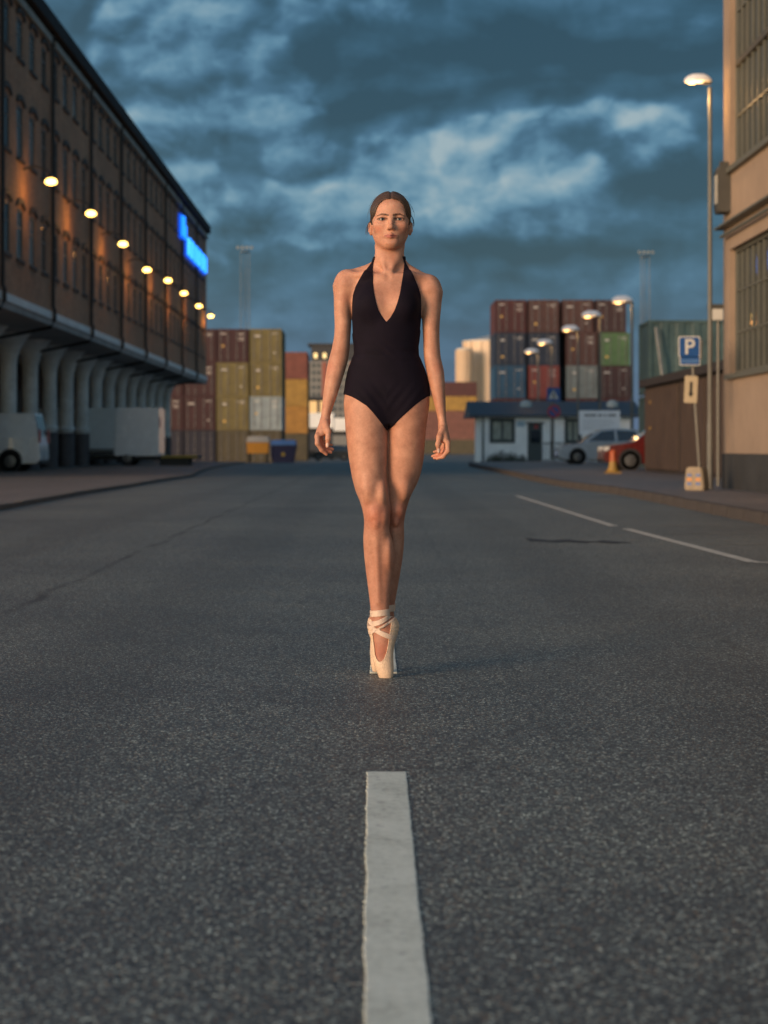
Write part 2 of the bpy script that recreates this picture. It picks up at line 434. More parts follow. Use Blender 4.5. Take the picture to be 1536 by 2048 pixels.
for i in range(25):
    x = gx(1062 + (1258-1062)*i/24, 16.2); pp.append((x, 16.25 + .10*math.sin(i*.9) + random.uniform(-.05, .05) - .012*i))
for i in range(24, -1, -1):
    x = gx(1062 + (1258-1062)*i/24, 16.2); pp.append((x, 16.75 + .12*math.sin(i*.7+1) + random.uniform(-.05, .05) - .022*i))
q.poly([(x, y, .004) for x, y in pp]); tag(q.obj('dark_patch', M_dark_patch, recalc=False), kind='structure')  # irregular near-black sheet lying just above the road
# ------------------------------------------------------------------ the brick warehouse on the left
def brick_mat(name, c1, c2, mortar, bump=.3):
    m = bpy.data.materials.new(name); m.use_nodes = True
    t = NT(m.node_tree); b = m.node_tree.nodes['Principled BSDF']; L = m.node_tree.links
    g = t.n('ShaderNodeNewGeometry').outputs['Position']; s = t.n('ShaderNodeSeparateXYZ', i={0: g})
    uv = t.n('ShaderNodeCombineXYZ', i={0: t.math('ADD', s.outputs[1], s.outputs[0]), 1: s.outputs[2], 2: 0.0}).outputs[0]
    br = t.n('ShaderNodeTexBrick', i={'Vector': uv, 'Scale': 1.0, 'Color1': (*c1, 1), 'Color2': (*c2, 1), 'Mortar': (*mortar, 1), 'Mortar Size': .008, 'Brick Width': .26, 'Row Height': .077, 'Bias': 0.0})
    br.offset = .5
    grime = t.noise(g, .25, 6, .65); g2 = t.noise(uv, 1.6, 5, .6)
    f = t.math('ADD', t.math('MULTIPLY', grime.outputs[0], .6), t.math('MULTIPLY', g2.outputs[0], .4))
    col = t.mix(1.0, br.outputs['Color'], t.ramp(f, [(.3, (.66, .64, .62)), (.7, (1.2, 1.18, 1.15))]), 'MULTIPLY')
    L.new(col, b.inputs['Base Color']); b.inputs['Roughness'].default_value = .85
    L.new(t.n('ShaderNodeBump', i={'Strength': bump, 'Distance': .01, 'Height': br.outputs['Fac']}).outputs[0], b.inputs['Normal'])
    return m
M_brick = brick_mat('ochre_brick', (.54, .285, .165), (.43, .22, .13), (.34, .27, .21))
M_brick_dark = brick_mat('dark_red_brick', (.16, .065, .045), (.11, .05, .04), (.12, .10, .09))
M_iron = mat('black_iron', (.012, .011, .012), .5, var=.2)
M_roof = mat('black_roof_felt', (.010, .009, .011), .8, var=.3, scale=1)
M_conc = mat('painted_concrete', (.76, .79, .77), .7, var=.18, scale=1.2, bump=.1, bscale=20)
M_white_ledge = mat('white_ledge', (.78, .80, .80), .6, var=.10, scale=1)
M_soffit = mat('soffit_plaster', (.42, .36, .33), .8, var=.2, scale=.8)
M_wrap = mat('dark_column_guard', (.09, .082, .085), .6, var=.25)
M_glass = mat('dark_window_glass', (.020, .026, .032), .06, var=0, spec=.9)
M_frame = mat('old_window_frame', (.13, .14, .14), .5, var=.15)
M_hood = mat('dark_window_hood', (.055, .048, .046), .7, var=.2)
M_frieze = mat('pale_frieze', (.36, .36, .33), .8, var=.2, scale=1.5)

FX = -10.0; Y0B, Y1B = 42.0, 108.4; BAY = 7.6; PIL0 = 55.8
wh = thing('brick_warehouse', 'long dark brick warehouse with rows of windows above a colonnade of pale round columns', 'building', (FX, 70, 0))
def wpart(mb, name, m, parent=wh, **kw):
    o = mb.obj(name, m, None, **kw); o.parent = parent
    q = parent
    off = Vector((0, 0, 0))
    while q is not None: off += q.location; q = q.parent
    o.location = -off if True else o.location
    return o
# (all warehouse pieces are modelled in world coordinates and then hung under their thing)
pil = [PIL0 + BAY * k for k in range(-3, 8)]
pil = [y for y in pil if Y0B < y < Y1B + .5]
rows_z = [(6.16, 7.60), (9.02, 10.53), (11.85, 13.00)]
wins = []
for p in [PIL0 + BAY * k for k in range(-3, 7)]:
    for i in range(4):
        wc = p + .95 + 1.9 * i
        if Y0B + .8 < wc < Y1B - .8:
            for r_, (a, b_) in enumerate(rows_z): wins.append((wc, a, b_, r_))
WW = .92
def facade(u0, u1, v0, v1, holes, place, depth):
    """a wall face with real openings and reveals; place(u, v, d) gives the world point d metres behind the face"""
    m = MB()
    us = sorted({u0, u1, *[h_[0] for h_ in holes], *[h_[1] for h_ in holes]}); vs_ = sorted({v0, v1, *[h_[2] for h_ in holes], *[h_[3] for h_ in holes]})
    H_ = {(round(h_[0], 4), round(h_[2], 4)) for h_ in holes}
    for a, b_ in zip(us[:-1], us[1:]):
        for c, d_ in zip(vs_[:-1], vs_[1:]):
            mu, mv = (a+b_)/2, (c+d_)/2
            if any(h_[0] < mu < h_[1] and h_[2] < mv < h_[3] for h_ in holes): continue
            m.quad(place(a, c, 0), place(b_, c, 0), place(b_, d_, 0), place(a, d_, 0))
    for (a, b_, c, d_) in holes:
        for p, q in (((a, c), (b_, c)), ((b_, c), (b_, d_)), ((b_, d_), (a, d_)), ((a, d_), (a, c))):
            m.quad(place(*p, 0), place(*q, 0), place(*q, depth), place(*p, depth))
    return m
holes = [(w[0]-WW/2, w[0]+WW/2, w[1], w[2]) for w in wins]
m = facade(Y0B, Y1B, 5.0, 13.7, holes, lambda u, v, d_: (FX - d_, u, v), .28)
m.quad((FX, Y1B, 4.8), (FX, Y1B, 13.7), (-27, Y1B, 13.7), (-27, Y1B, 4.8)); m.quad((FX, Y0B, 4.8), (FX, Y0B, 13.7), (-27, Y0B, 13.7), (-27, Y0B, 4.8))
m.quad((-27, Y0B, 0), (-27, Y1B, 0), (-27, Y1B, 13.7), (-27, Y0B, 13.7))
wpart(m, 'wall', M_brick, recalc=False)
# windows: frame, pane, hood, sill – shared meshes
fr = MB(); hgts = [b_ - a for a, b_ in rows_z]
wmesh = []
for hh in hgts:
    f_ = MB(); w2 = WW/2
    f_.box(-.075, -.02, -w2, -w2+.06, 0, hh); f_.box(-.075, -.02, w2-.06, w2, 0, hh); f_.box(-.075, -.02, -w2+.06, w2-.06, 0, .07); f_.box(-.075, -.02, -w2+.06, w2-.06, hh-.07, hh)
    f_.box(-.07, -.035, -.02, .02, .07, hh-.07); f_.box(-.07, -.035, -w2+.06, -.02, hh*.62, hh*.62+.045); f_.box(-.07, -.035, .02, w2-.06, hh*.62, hh*.62+.045)
    p_ = MB(); p_.quad((-.05, -w2+.02, .02), (-.05, w2-.02, .02), (-.05, w2-.02, hh-.02), (-.05, -w2+.02, hh-.02))
    hd = MB(); N = 10
    for i in range(N):                    # arched hood of dark bricks
        a0, a1 = math.pi*i/N, math.pi*(i+1)/N
        def ap(a, r_, x): return (x, -math.cos(a)*(w2+.02+r_*.8), hh + .02 + math.sin(a)*(.12+r_))
        for x0, x1 in ((.004, .065),):
            hd.quad(ap(a0, 0, x1), ap(a1, 0, x1), ap(a1, .16, x1), ap(a0, .16, x1)); hd.quad(ap(a0, .16, x0), ap(a0, .16, x1), ap(a1, .16, x1), ap(a1, .16, x0)); hd.quad(ap(a0, 0, x0), ap(a0, 0, x1), ap(a1, 0, x1), ap(a1, 0, x0))
    tp = MB()
    sl_ = MB(); sl_.box(-.04, .06, -w2-.06, w2+.06, -.10, -.003)
    wmesh.append((f_.mesh('window', M_frame), p_.mesh('pane', M_glass, recalc=False), hd.mesh('hood', M_hood), sl_.mesh('sill', M_hood)))
for wc, a, b_, r_ in wins:
    f_, p_, hd, sl_ = wmesh[r_]
    o = add('window', f_, wh, (0, wc - 70, a))
    add('pane', p_, o); add('hood', hd, o); add('sill', sl_, o)
# eaves, roof, chimney
m = MB(); m.box(-9.70, -10.55, Y0B-.3, Y1B-.4, 13.62, 14.05); rf = wpart(m, 'roof', M_roof)
m = MB(); m.prism([(-10.2, 14.053), (-18.5, 15.4), (-27.2, 14.053)], Y0B-.3, Y1B+.2, 'xz'); wpart(m, 'roof_slope', M_roof, rf)
m = MB(); m.box(-10.35, -11.1, 74.0, 75.0, 14.0, 14.75); m.box(-10.28, -11.17, 73.93, 75.07, 14.75, 14.87); wpart(m, 'chimney', M_brick_dark, rf)
for a, b_ in zip([Y0B] + pil, pil + [Y1B]):
    if b_ - a > 1: 
        m = MB(); m.box(FX + .003, FX + .14, a + .35, b_ - .35, 13.28, 13.50); wpart(m, 'frieze', M_frieze)
for y in pil:
    m = MB(); m.tube([(FX+.10, y, 13.6), (FX+.10, y, 5.2), (FX+.15, y, 5.08), (FX+.15, y, 4.80), (FX+.05, y, 4.56), (FX-2.5, y, 4.05), (FX-2.5, y, .15)], .058, 8); wpart(m, 'downpipe', M_iron)
edge = [Y0B] + pil + [Y1B]
for a, b_ in zip(edge[:-1], edge[1:]):
    if b_ - a > .6:
        m = MB(); m.box(FX-.3, FX+.07, a + .12, b_ - .12, 4.82, 5.04); wpart(m, 'ledge', M_white_ledge)
m = MB(); m.box(-27, FX+.02, Y0B, Y1B, 4.62, 4.815); wpart(m, 'soffit', M_soffit)
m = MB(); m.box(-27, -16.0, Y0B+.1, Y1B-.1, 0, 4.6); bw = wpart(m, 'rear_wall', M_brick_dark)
M_dock = mat('loading_door', (.075, .06, .055), .6, var=.2)
for y in pil[1:]:
    m = MB(); m.box(-15.995, -15.9, y-5.6, y-2.2, .12, 3.4); wpart(m, 'loading_door', M_dock, bw)
cp = []
for k_ in range(-6, 13):
    y = 59.8 + 3.78 * k_
    if not (Y0B + 1 < y < Y1B): continue
    m = MB(); z0 = .05
    m.lathe([(.28, z0), (.28, 3.55), (.30, 3.75), (.40, 4.1), (.62, 4.45), (.78, 4.625)], -12.1, y, 0, 20)
    c_ = wpart(m, 'column', M_conc, smooth=True)
    m = MB(); m.lathe([(.325, z0), (.325, 1.40)], -12.1, y, 0, 20); wpart(m, 'column_guard', M_wrap, c_, smooth=False)
    m = MB(); m.lathe([(.31, 1.50), (.345, 1.52), (.345, 1.62), (.31, 1.64)], -12.1, y, 0, 20); wpart(m, 'collar', M_conc, c_, smooth=False)

# blue illuminated sign near the far end of the facade (letters out of focus: only upright strokes can be told)
M_blue = mat('blue_neon', (.02, .12, .6), .4, var=0, emit=(.010, .20, 1.0), estr=1.5)
M_blue2 = mat('pale_blue_neon', (.05, .3, .7), .4, var=0, emit=(.05, .38, 1.0), estr=1.7)
M_case = mat('sign_case', (.02, .06, .25), .5, var=0, emit=(.004, .09, .8), estr=.7)
sg = thing('lit_sign', 'bright blue illuminated sign high on the warehouse wall near its far corner', 'sign', (FX + .16, 100.6, 10.95))
m = MB(); m.box(-.14, .0, -5.0, 5.7, .05, 1.05); m.obj('sign_board', M_case, sg)
yy = -4.9; k_ = 0
while yy < 5.2:
    w_ = random.choice((.30, .45, .62)); m = MB(); m.box(.004, .10, yy, yy + w_, .12, random.choice((1.0, 1.05, .92))); m.obj('letter_stroke', M_blue2 if k_ % 3 == 0 else M_blue, sg); yy += w_ + .16; k_ += 1
lg = thing('sign_emblem', 'small upright blue illuminated emblem above the long blue sign on the warehouse', 'sign', (FX + .16, 93.4, 11.65))
m = MB(); m.box(-.14, 0, -.9, 1.2, 0, 1.2); m.obj('emblem_board', M_case, lg)
for (a, b_, c, d_) in ((-.8, -.25, .1, 1.1), (-.15, .45, .45, 1.15), (.55, 1.15, .1, .75)):
    m = MB(); m.box(.004, .1, a, b_, c, d_); m.obj('emblem_stroke', M_blue, lg)

# wall lamps along the facade, lit
M_lampglow = mat('sodium_glow', (.9, .6, .2), .4, var=0, emit=(1.0, .58, .13), estr=6.0)
M_lamphood = mat('lamp_hood', (.06, .055, .05), .5)
lpx = [(102, 365), (182, 428.5), (246, 489.5), (294, 541), (336, 562), (368, 587.5), (398, 613), (421.5, 633)]
ordl = ['first', 'second', 'third', 'fourth', 'fifth', 'sixth', 'seventh', 'eighth']
LX = -9.2
arm = MB().tube([(-.85, 0, .30), (-.5, 0, .42), (-.15, 0, .33), (0, 0, .16)], .028, 8).mesh('arm', M_lamphood)
hood = MB().lathe([(.03, .20), (.08, .17), (.12, .08), (.13, .07), (.03, .072)], n=20).mesh('hood', M_lamphood, True)
bulb = MB().lathe([(.01, -.13), (.08, -.123), (.135, -.10), (.17, -.065), (.175, -.04), (.16, -.01), (.13, .03), (.09, .05)], n=20).mesh('bulb', M_lampglow, True)
for i, (px, py) in enumerate(lpx):
    Y = LX * F_PX / (px - VPX); z = CAM_Z - (py - HOR) * Y / F_PX
    if i == 7: Y = 106.5; z = CAM_Z - (py - HOR) * Y / F_PX
    x = gx(px, Y)
    l_ = thing('wall_lamp', 'glowing orange wall lamp on the brick warehouse, %s from the left edge of the photo' % ordl[i], 'lamp', (x, Y, z + .06), 0, 'lamps along the warehouse wall')
    add('arm', arm, l_); add('hood', hood, l_); add('bulb', bulb, l_)
    ld = bpy.data.lights.new('lamp_light', 'POINT'); ld.energy = 13; ld.color = (1.0, .42, .10); ld.shadow_soft_size = .12
    lo = add('lamp_light', ld, l_); lo.location = (-.05, 0, -.42)

# ------------------------------------------------------------------ the plastered building on the right
M_plaster = mat('tan_plaster', (.28, .208, .152), .85, var=.10, scale=.7, bump=.15, bscale=30)
M_plinth = mat('dark_plinth', (.030, .032, .034), .8, var=.25, scale=2)
M_mull = mat('steel_mullion', (.10, .105, .09), .5, var=.1)
M_bar = mat('dark_mullion', (.06, .058, .05), .6)
M_glass2 = mat('factory_glass', (.022, .028, .028), .03, var=0, spec=.9)
RX = 6.24; RY0, RY1 = 6.0, 32.0
rb = thing('plaster_building', 'tan plastered factory building with tall steel windows and dark plinth at the right edge', 'building', (RX, 30, 0))
bays = [(31.45 - 4.6*k - 3.9, 31.45 - 4.6*k) for k in range(5)]
holes = []
for a, b_ in bays: holes += [(a, b_, 2.12, 4.30), (a, b_, 5.70, 11.2)]
m = facade(RY0, RY1, .742, 12.6, holes, lambda u, v, d_: (RX + d_, u, v), .22)
m.quad((RX, RY1, .742), (RX+13, RY1, .742), (RX+13, RY1, 12.6), (RX, RY1, 12.6)); m.quad((RX, RY0, .742), (RX+13, RY0, .742), (RX+13, RY0, 12.6), (RX, RY0, 12.6))
m.quad((RX, RY0, 12.6), (RX, RY1, 12.6), (RX+13, RY1, 12.6), (RX+13, RY0, 12.6)); m.quad((RX+13, RY0, 0), (RX+13, RY1, 0), (RX+13, RY1, 12.6), (RX+13, RY0, 12.6))
wpart(m, 'wall', M_plaster, rb, recalc=False)
m = MB(); m.box(RX-.03, RX+13, RY0-.03, RY1+.03, .05, .739); wpart(m, 'plinth', M_plinth, rb)
for a, b_ in bays:
    for z0, z1, nv in ((2.12, 4.30, 3), (5.70, 11.2, 6)):
        m = MB(); x0, x1 = RX+.10, RX+.18
        m.box(x0, x1, a, a+.06, z0, z1); m.box(x0, x1, b_-.06, b_, z0, z1); m.box(x0, x1, a+.06, b_-.06, z0, z0+.06); m.box(x0, x1, a+.06, b_-.06, z1-.06, z1)
        w_ = wpart(m, 'window', M_mull, rb)
        n = 9
        for i in range(1, n):
            y = a + (b_-a)*i/n; m = MB(); m.box(x0+.01, x1-.012, y-.014, y+.014, z0+.062, z1-.062); wpart(m, 'mullion', M_mull, w_)
        for i in range(1, nv):
            z = z0 + (z1-z0)*i/nv; m = MB(); th_ = .05 if (nv == 6 and i == 2) else .016
            m.box(x0-.012 if th_ > .03 else x0+.02, x1-.02, a+.062, b_-.062, z-th_, z+th_); wpart(m, 'crossbar', M_bar if th_ > .03 else M_mull, w_)
        m = MB(); m.quad((RX+.15, a+.02, z0+.02), (RX+.15, b_-.02, z0+.02), (RX+.15, b_-.02, z1-.02), (RX+.15, a+.02, z1-.02)); wpart(m, 'pane', M_glass2, w_, recalc=False)
        m = MB(); m.box(RX-.09, RX+.09, a-.08, b_+.08, z0-.09, z0-.003); wpart(m, 'sill', M_mull, w_)
m = MB(); m.box(RX-.17, RX-.003, RY0, RY1+.02, 4.70, 4.735); wpart(m, 'cable_ledge', M_mull, rb)
m = MB(); m.tube([(RX-.10, RY0, 4.55), (RX-.10, RY1-.3, 4.55)], .03, 8); wpart(m, 'pipe', M_mull, rb)
bl = thing('wall_lantern', 'dark upright lantern box on the corner of the plastered building above the cable ledge', 'lantern', (RX - .10, 31.55, 4.95))
m = MB(); m.prism([(-.10, 0), (.10, .0), (.12, .1), (.12, .72), (.08, .82), (-.08, .82), (-.12, .72), (-.12, .1)], -.22, .22, 'xz'); m.obj('casing', M_bar, bl, bevel=.01)
m = MB(); m.box(-.126, -.1205, -.13, .16, .16, .66); m.obj('lens', mat('frosted_lens', (.45, .43, .36), .4), bl)
m = MB(); m.box(-.05, .095, -.05, .05, .82, .90); m.obj('bracket', M_bar, bl)

# ------------------------------------------------------------------ shed, teal containers, container yards
CONT = {}
def cmat(name, col):
    return mat('container_' + name, col, .62, var=.22, scale=1.4, bump=.06, bscale=12)
COLS = {'maroon': (.072, .022, .022), 'dark red': (.042, .013, .016), 'brown': (.085, .040, .034), 'dark brown': (.055, .026, .026), 'red': (.20, .045, .038), 'olive yellow': (.150, .125, .046),
        'dark olive': (.070, .060, .034), 'pale grey': (.26, .32, .34), 'navy': (.022, .032, .055), 'dark blue': (.013, .015, .030), 'blue': (.022, .075, .14), 'grey': (.16, .19, .19), 'green': (.09, .17, .07),
        'brick red': (.17, .055, .04), 'orange yellow': (.33, .17, .035), 'teal': (.080, .135, .130), 'yellow': (.32, .19, .04), 'brownish red': (.16, .065, .05)}
M_mark = mat('white_container_print', (.50, .48, .44), .6, var=.3, scale=20)
M_mark_y = mat('yellow_container_print', (.62, .40, .12), .6, var=.2, scale=20)
M_steel = mat('locking_bar_steel', (.16, .155, .15), .5, var=.2)
CW, CH = 2.438, 2.591
def cont_meshes(length, key):
    if key in CONT: return CONT[key]
    L_ = length; hw = CW/2
    body = MB()
    # corrugated long sides, roof and floor
    n = int(L_ / .28); pts = []
    for i in range(n + 1):
        y = .10 + (L_-.2) * i / n; pts.append((y, .0 if i % 2 else .036))
    for s in (-1, 1):
        for (y0, d0), (y1, d1) in zip(pts[:-1], pts[1:]):
            ym = y0 + (y1-y0)*.3; ym2 = y0 + (y1-y0)*.7
            body.quad((s*(hw-.02-d0), y0, .15), (s*(hw-.02-d0), ym2, .15), (s*(hw-.02-d0), ym2, CH-.10), (s*(hw-.02-d0), y0, CH-.10))
            body.quad((s*(hw-.02-d0), ym2, .15), (s*(hw-.02-d1), y1, .15), (s*(hw-.02-d1), y1, CH-.10), (s*(hw-.02-d0), ym2, CH-.10))
    body.box(-hw+.03, hw-.03, .05, L_-.05, CH-.09, CH-.03); body.box(-hw+.03, hw-.03, .05, L_-.05, .05, .14); body.box(-hw+.09, hw-.09, .085, .10, .16, CH-.12); body.box(-hw+.09, hw-.09, L_-.1, L_-.05, .16, CH-.12)
    fr_ = MB()
    for x0, x1 in ((-hw, -hw+.085), (hw-.085, hw)):
        for y0, y1 in ((0, .1), (L_-.1, L_)): fr_.box(x0, x1, y0, y1, .0, CH)
        fr_.box(x0+.002, x1-.01, .1, L_-.1, .02, .15); fr_.box(x0+.002, x1-.01, .1, L_-.1, CH-.10, CH-.004)
    for y0, y1 in ((.002, .09), (L_-.09, L_-.002)):
        fr_.box(-hw+.085, hw-.085, y0, y1, .02, .15); fr_.box(-hw+.085, hw-.085, y0, y1, CH-.11, CH-.004)
    doors = []
    for s in (-1, 1):
        dm = MB(); x0, x1 = (-hw+.09, -.008) if s < 0 else (.008, hw-.09)
        dm.box(x0, x1, .050, .080, .165, CH-.125)
        for zz in (.32, .95, 1.58, 2.12): dm.box(x0+.06, x1-.06, .030, .050, zz, zz+.20)
        doors.append(dm)
    bars = []
    for x in (-.90, -.34, .34, .90):
        bm_ = MB(); bm_.tube([(x, .012, .10), (x, .012, CH-.08)], .022, 6)
        for zz in (.45, 1.05, 1.9): bm_.box(x-.06, x+.06, -.004, .05, zz, zz+.06)
        bars.append(bm_)
    CONT[key] = (body.mesh('body', cmat('maroon', COLS['maroon'])), fr_.mesh('frame', cmat('maroon', COLS['maroon'])), [dm.mesh('door', cmat('maroon', COLS['maroon'])) for dm in doors], [bm_.mesh('locking_bar', M_steel) for bm_ in bars])
    return CONT[key]
def mark_mesh(rects, m):
    q = MB()
    for (x0, x1, z0, z1) in rects: q.box(x0, x1, .0255, .0295, z0, z1)
    return q.mesh('marking', m)
mark_sets = [
    [mark_mesh([(.30, .42, 2.16, 2.26)], M_mark), mark_mesh([(.55, 1.0, 2.18, 2.24)], M_mark), mark_mesh([(.55, .95, 2.05, 2.10)], M_mark), mark_mesh([(-.75, -.45, 1.92, 2.08)], M_mark), mark_mesh([(-.72, -.5, .60, .78)], M_mark_y)],
    [mark_mesh([(-.95, -.5, 2.18, 2.27)], M_mark), mark_mesh([(.45, .95, 2.16, 2.24)], M_mark), mark_mesh([(.5, .9, 1.86, 1.92)], M_mark), mark_mesh([(.5, .95, 1.72, 1.77)], M_mark), mark_mesh([(-.8, -.62, 1.2, 1.36)], M_mark_y)],
    [mark_mesh([(-.85, -.4, 1.98, 2.10)], M_mark), mark_mesh([(.45, .98, 2.2, 2.26)], M_mark), mark_mesh([(.6, .75, .7, .82)], M_mark)],
]
def relink(o, m):
    o.material_slots[0].link = 'OBJECT'; o.material_slots[0].material = m
def container(color, loc, label, length=6.06, rz=0.0, doors=True, marks=None, group='stacked shipping containers'):
    body, frame, dr, br = cont_meshes(length, 'c%.1f' % length)
    m = cmat(color, COLS[color])
    r_ = thing('shipping_container', label, 'container', loc, rz, group)
    for nm, me in (('body', body), ('frame', frame)): relink(add(nm, me, r_), m)
    for me in dr: relink(add('door', me, r_), m)
    if doors:
        for me in br: add('locking_bar', me, r_)
    if marks is not None:
        for me in mark_sets[marks % 3]: add('marking', me, r_)
    return r_
tiers = ['bottom', 'second', 'third', 'fourth', 'top']
# left block: three columns, four tiers, ends towards the road
YL = 138.0; ZL = -.48
px_c = [333, 399, 464.5, 531]
cols_left = [['dark blue', 'dark red', 'dark red', 'dark red'], ['dark blue', 'dark red', 'dark red', 'dark red'], ['dark olive', 'olive yellow', 'olive yellow', 'dark red'], ['dark olive', 'pale grey', 'olive yellow', 'olive yellow']]
cname = ['leftmost', 'second', 'third', 'rightmost']
tl = ['bottom tier', 'second tier', 'third tier', 'top tier']
for c in range(4):
    for r_ in range(4):
        container(cols_left[c][r_], (gx(px_c[c], YL) + random.uniform(-.03, .03), YL + random.uniform(-.05, .05), ZL + r_*CH),
                  '%s container, %s, %s column of the stack beside the warehouse' % (cols_left[c][r_], tl[r_], cname[c]), marks=None if r_ == 0 else (c + 2 + r_*2))
# narrower stack just right of it, farther back
Y2 = 172.0
for r_, cn in enumerate(['dark olive', 'orange yellow', 'yellow', 'brick red']):
    container(cn, (gx(589, Y2), Y2, -.48 + r_*CH), '%s shipping container, %s of the single stack left of the person' % (cn, tl[r_]), doors=False)
# tall block on the right
YR = 142.0
px_r = [1021, 1087, 1155, 1221]
cols_right = [['dark brown', 'maroon', 'blue', 'navy', 'maroon'], ['maroon', 'dark red', 'red', 'navy', 'brown'], ['dark brown', 'maroon', 'grey', 'brown', 'brown'], ['dark brown', 'maroon', 'dark brown', 'green', 'dark brown']]
tr = ['bottom tier', 'second tier', 'third tier', 'fourth tier', 'top tier']
cnr = ['leftmost', 'second', 'third', 'rightmost']
for c in range(4):
    for r_ in range(5):
        sh = 9 if (c >= 2 and r_ in (3, 2, 1)) else 0
        container(cols_right[c][r_], (gx(px_r[c] + sh, YR) + random.uniform(-.03, .03), YR + random.uniform(-.05, .05), -.52 + r_*CH),
                  '%s container, %s, %s column of the stack behind the white hut' % (cols_right[c][r_], tr[r_], cnr[c]), marks=(c*2 + r_))
# far side-on stack right of the person
Y3 = 325.0
for r_, cn in enumerate(['dark olive', 'brownish red', 'brownish red', 'yellow', 'maroon']):
    container(cn, (gx(953, Y3), Y3, -.48 + r_*CH), '%s container lying side-on, %s of the distant stack right of the person' % (cn, tiers[r_] + (' tier' if r_ else ' tier')), length=12.19, rz=R(90), doors=False)
# teal pair behind the brown shed, long side towards the road
for r_ in range(2):
    o = container('teal', (gx(1298, 63.0) + 12.19, 63.0 + CW/2, .05 + r_*(CH+.06)), 'teal shipping container lying side-on, %s of the pair behind the brown shed' % ('lower' if r_ == 0 else 'upper'), length=12.19, rz=R(90), doors=False)
pk = thing('white_plank', 'pale weathered plank leaning against the teal container above the brown shed', 'plank', (gx(1328, 62.6), 62.55, 2.9))
m = MB(); p0, p1 = Vector((0, 0, 0)), at(1312, 655, 62.75) - Vector(pk.location)
m.tube([p0, p1], .06, 4); m.obj('board', M_frieze, pk)

# brown shed
M_shed = mat('brown_boards', (.060, .041, .031), .7, var=.15, scale=2, bump=.1, bscale=30)
M_shed_dark = mat('dark_shed_frame', (.028, .024, .024), .7)
SX = 8.12; sy0, sy1 = 40.2, 54.0
shd = thing('shed', 'low dark brown shed with wide plank doors between the plastered building and the teal containers', 'shed', (SX, 47, .12))
m = MB(); m.box(SX+.06, SX+7, sy0, sy1, .12, 2.62); wpart(m, 'wall', M_shed_dark, shd)
m = MB(); m.box(SX-.12, SX+7.2, sy0-.1, sy1+.1, 2.623, 2.84); wpart(m, 'roof', M_shed_dark, shd)
for a, b_ in ((48.0, 53.7), (44.2, 47.5), (40.6, 43.9)):
    dr = None
    n = 6
    for i in range(n):
        y_0 = a + (b_-a)*i/n; m = MB(); m.box(SX, SX+.055, y_0+.012, y_0+(b_-a)/n-.012, .22, 2.54)
        wpart(m, 'door_board', M_shed, shd)
for (y, z) in ((52.6, 2.15), (52.6, 1.40)):
    m = MB(); m.lathe([(.05, -.015), (.05, .0)], SX-.004, y, z, 10, axis='x'); wpart(m, 'reflector', mat('amber_reflector', (.45, .28, .06), .4), shd)

# ------------------------------------------------------------------ white office hut
M_hut = mat('white_render', (.80, .81, .78), .8, var=.08, scale=1)
M_slate = mat('slate_roof', (.045, .062, .082), .6, var=.2, scale=1.5)
M_dkframe = mat('dark_hut_frame', (.045, .06, .06), .6)
M_litglass = mat('hut_glass', (.30, .33, .28), .15, var=.3, scale=2)
YH = 118.0
hx0, hx1 = gx(962, YH), gx(1262, YH); hz = gz(YH); 
hut = thing('office_hut', 'low white office hut with slate roof in front of the tall container stack', 'building', (hx0, YH, hz))
wz0, wz1 = -.30, CAM_Z - (832 - HOR)*YH/F_PX
def hb(x_px0, x_px1, py0, py1): return gx(x_px0, YH), gx(x_px1, YH), CAM_Z - (py1-HOR)*YH/F_PX, CAM_Z - (py0-HOR)*YH/F_PX
h1 = hb(982, 1027, 839, 883); h2 = hb(1132, 1160, 840, 884)
m = facade(hx0, hx1, wz0, wz1, [h1, h2], lambda u, v, d_: (u, YH + d_, v), .12)
m.quad((hx0, YH, wz0), (hx0, YH+7, wz0), (hx0, YH+7, wz1), (hx0, YH, wz1)); m.quad((hx1, YH, wz0), (hx1, YH+7, wz0), (hx1, YH+7, wz1), (hx1, YH, wz1))
wpart(m, 'wall', M_hut, hut, recalc=False)
m = MB(); ov = .75
m.prism([(YH-.45, wz1-.06), (YH-.45, wz1+.10), (YH+3.5, wz1+1.05), (YH+7.5, wz1+.10), (YH+7.5, wz1-.06)], hx0-ov, hx1+ov, 'yz'); rf = wpart(m, 'roof', M_slate, hut)
for px_ in (1052, 1225):
    m = MB(); m.lathe([(.42, 0), (.40, .25), (.25, .42), (.03, .48)], gx(px_, YH+2), YH+2, wz1+.62, 12); wpart(m, 'roof_vent', mat('vent_metal', (.30, .36, .36), .5), rf)
for (a, b_, c, d_) in (h1, h2):
    m = MB(); fw = .13
    m.box(a-.1, a+fw, YH-.04, YH+.08, c-.1, d_+.1); m.box(b_-fw, b_+.1, YH-.04, YH+.08, c-.1, d_+.1); m.box(a+fw, b_-fw, YH-.04, YH+.08, c-.1, c+fw); m.box(a+fw, b_-fw, YH-.04, YH+.08, d_-fw, d_+.1); m.box((a+b_)/2-.07, (a+b_)/2+.07, YH-.035, YH+.07, c+fw, d_-fw)
    w_ = wpart(m, 'window', M_dkframe, hut)
    m = MB(); m.quad((a, YH+.06, c), (b_, YH+.06, c), (b_, YH+.06, d_), (a, YH+.06, d_)); wpart(m, 'pane', M_litglass, w_, recalc=False)
a, b_, c, d_ = hb(1058, 1084, 846, 921)
m = MB(); m.box(a, b_, YH-.05, YH-.003, wz0+.05, d_); dd = wpart(m, 'door', M_dkframe, hut)
m = MB(); m.box(a+.08, a+.16, YH-.10, YH-.052, .75, .87); wpart(m, 'door_handle', M_steel, dd)
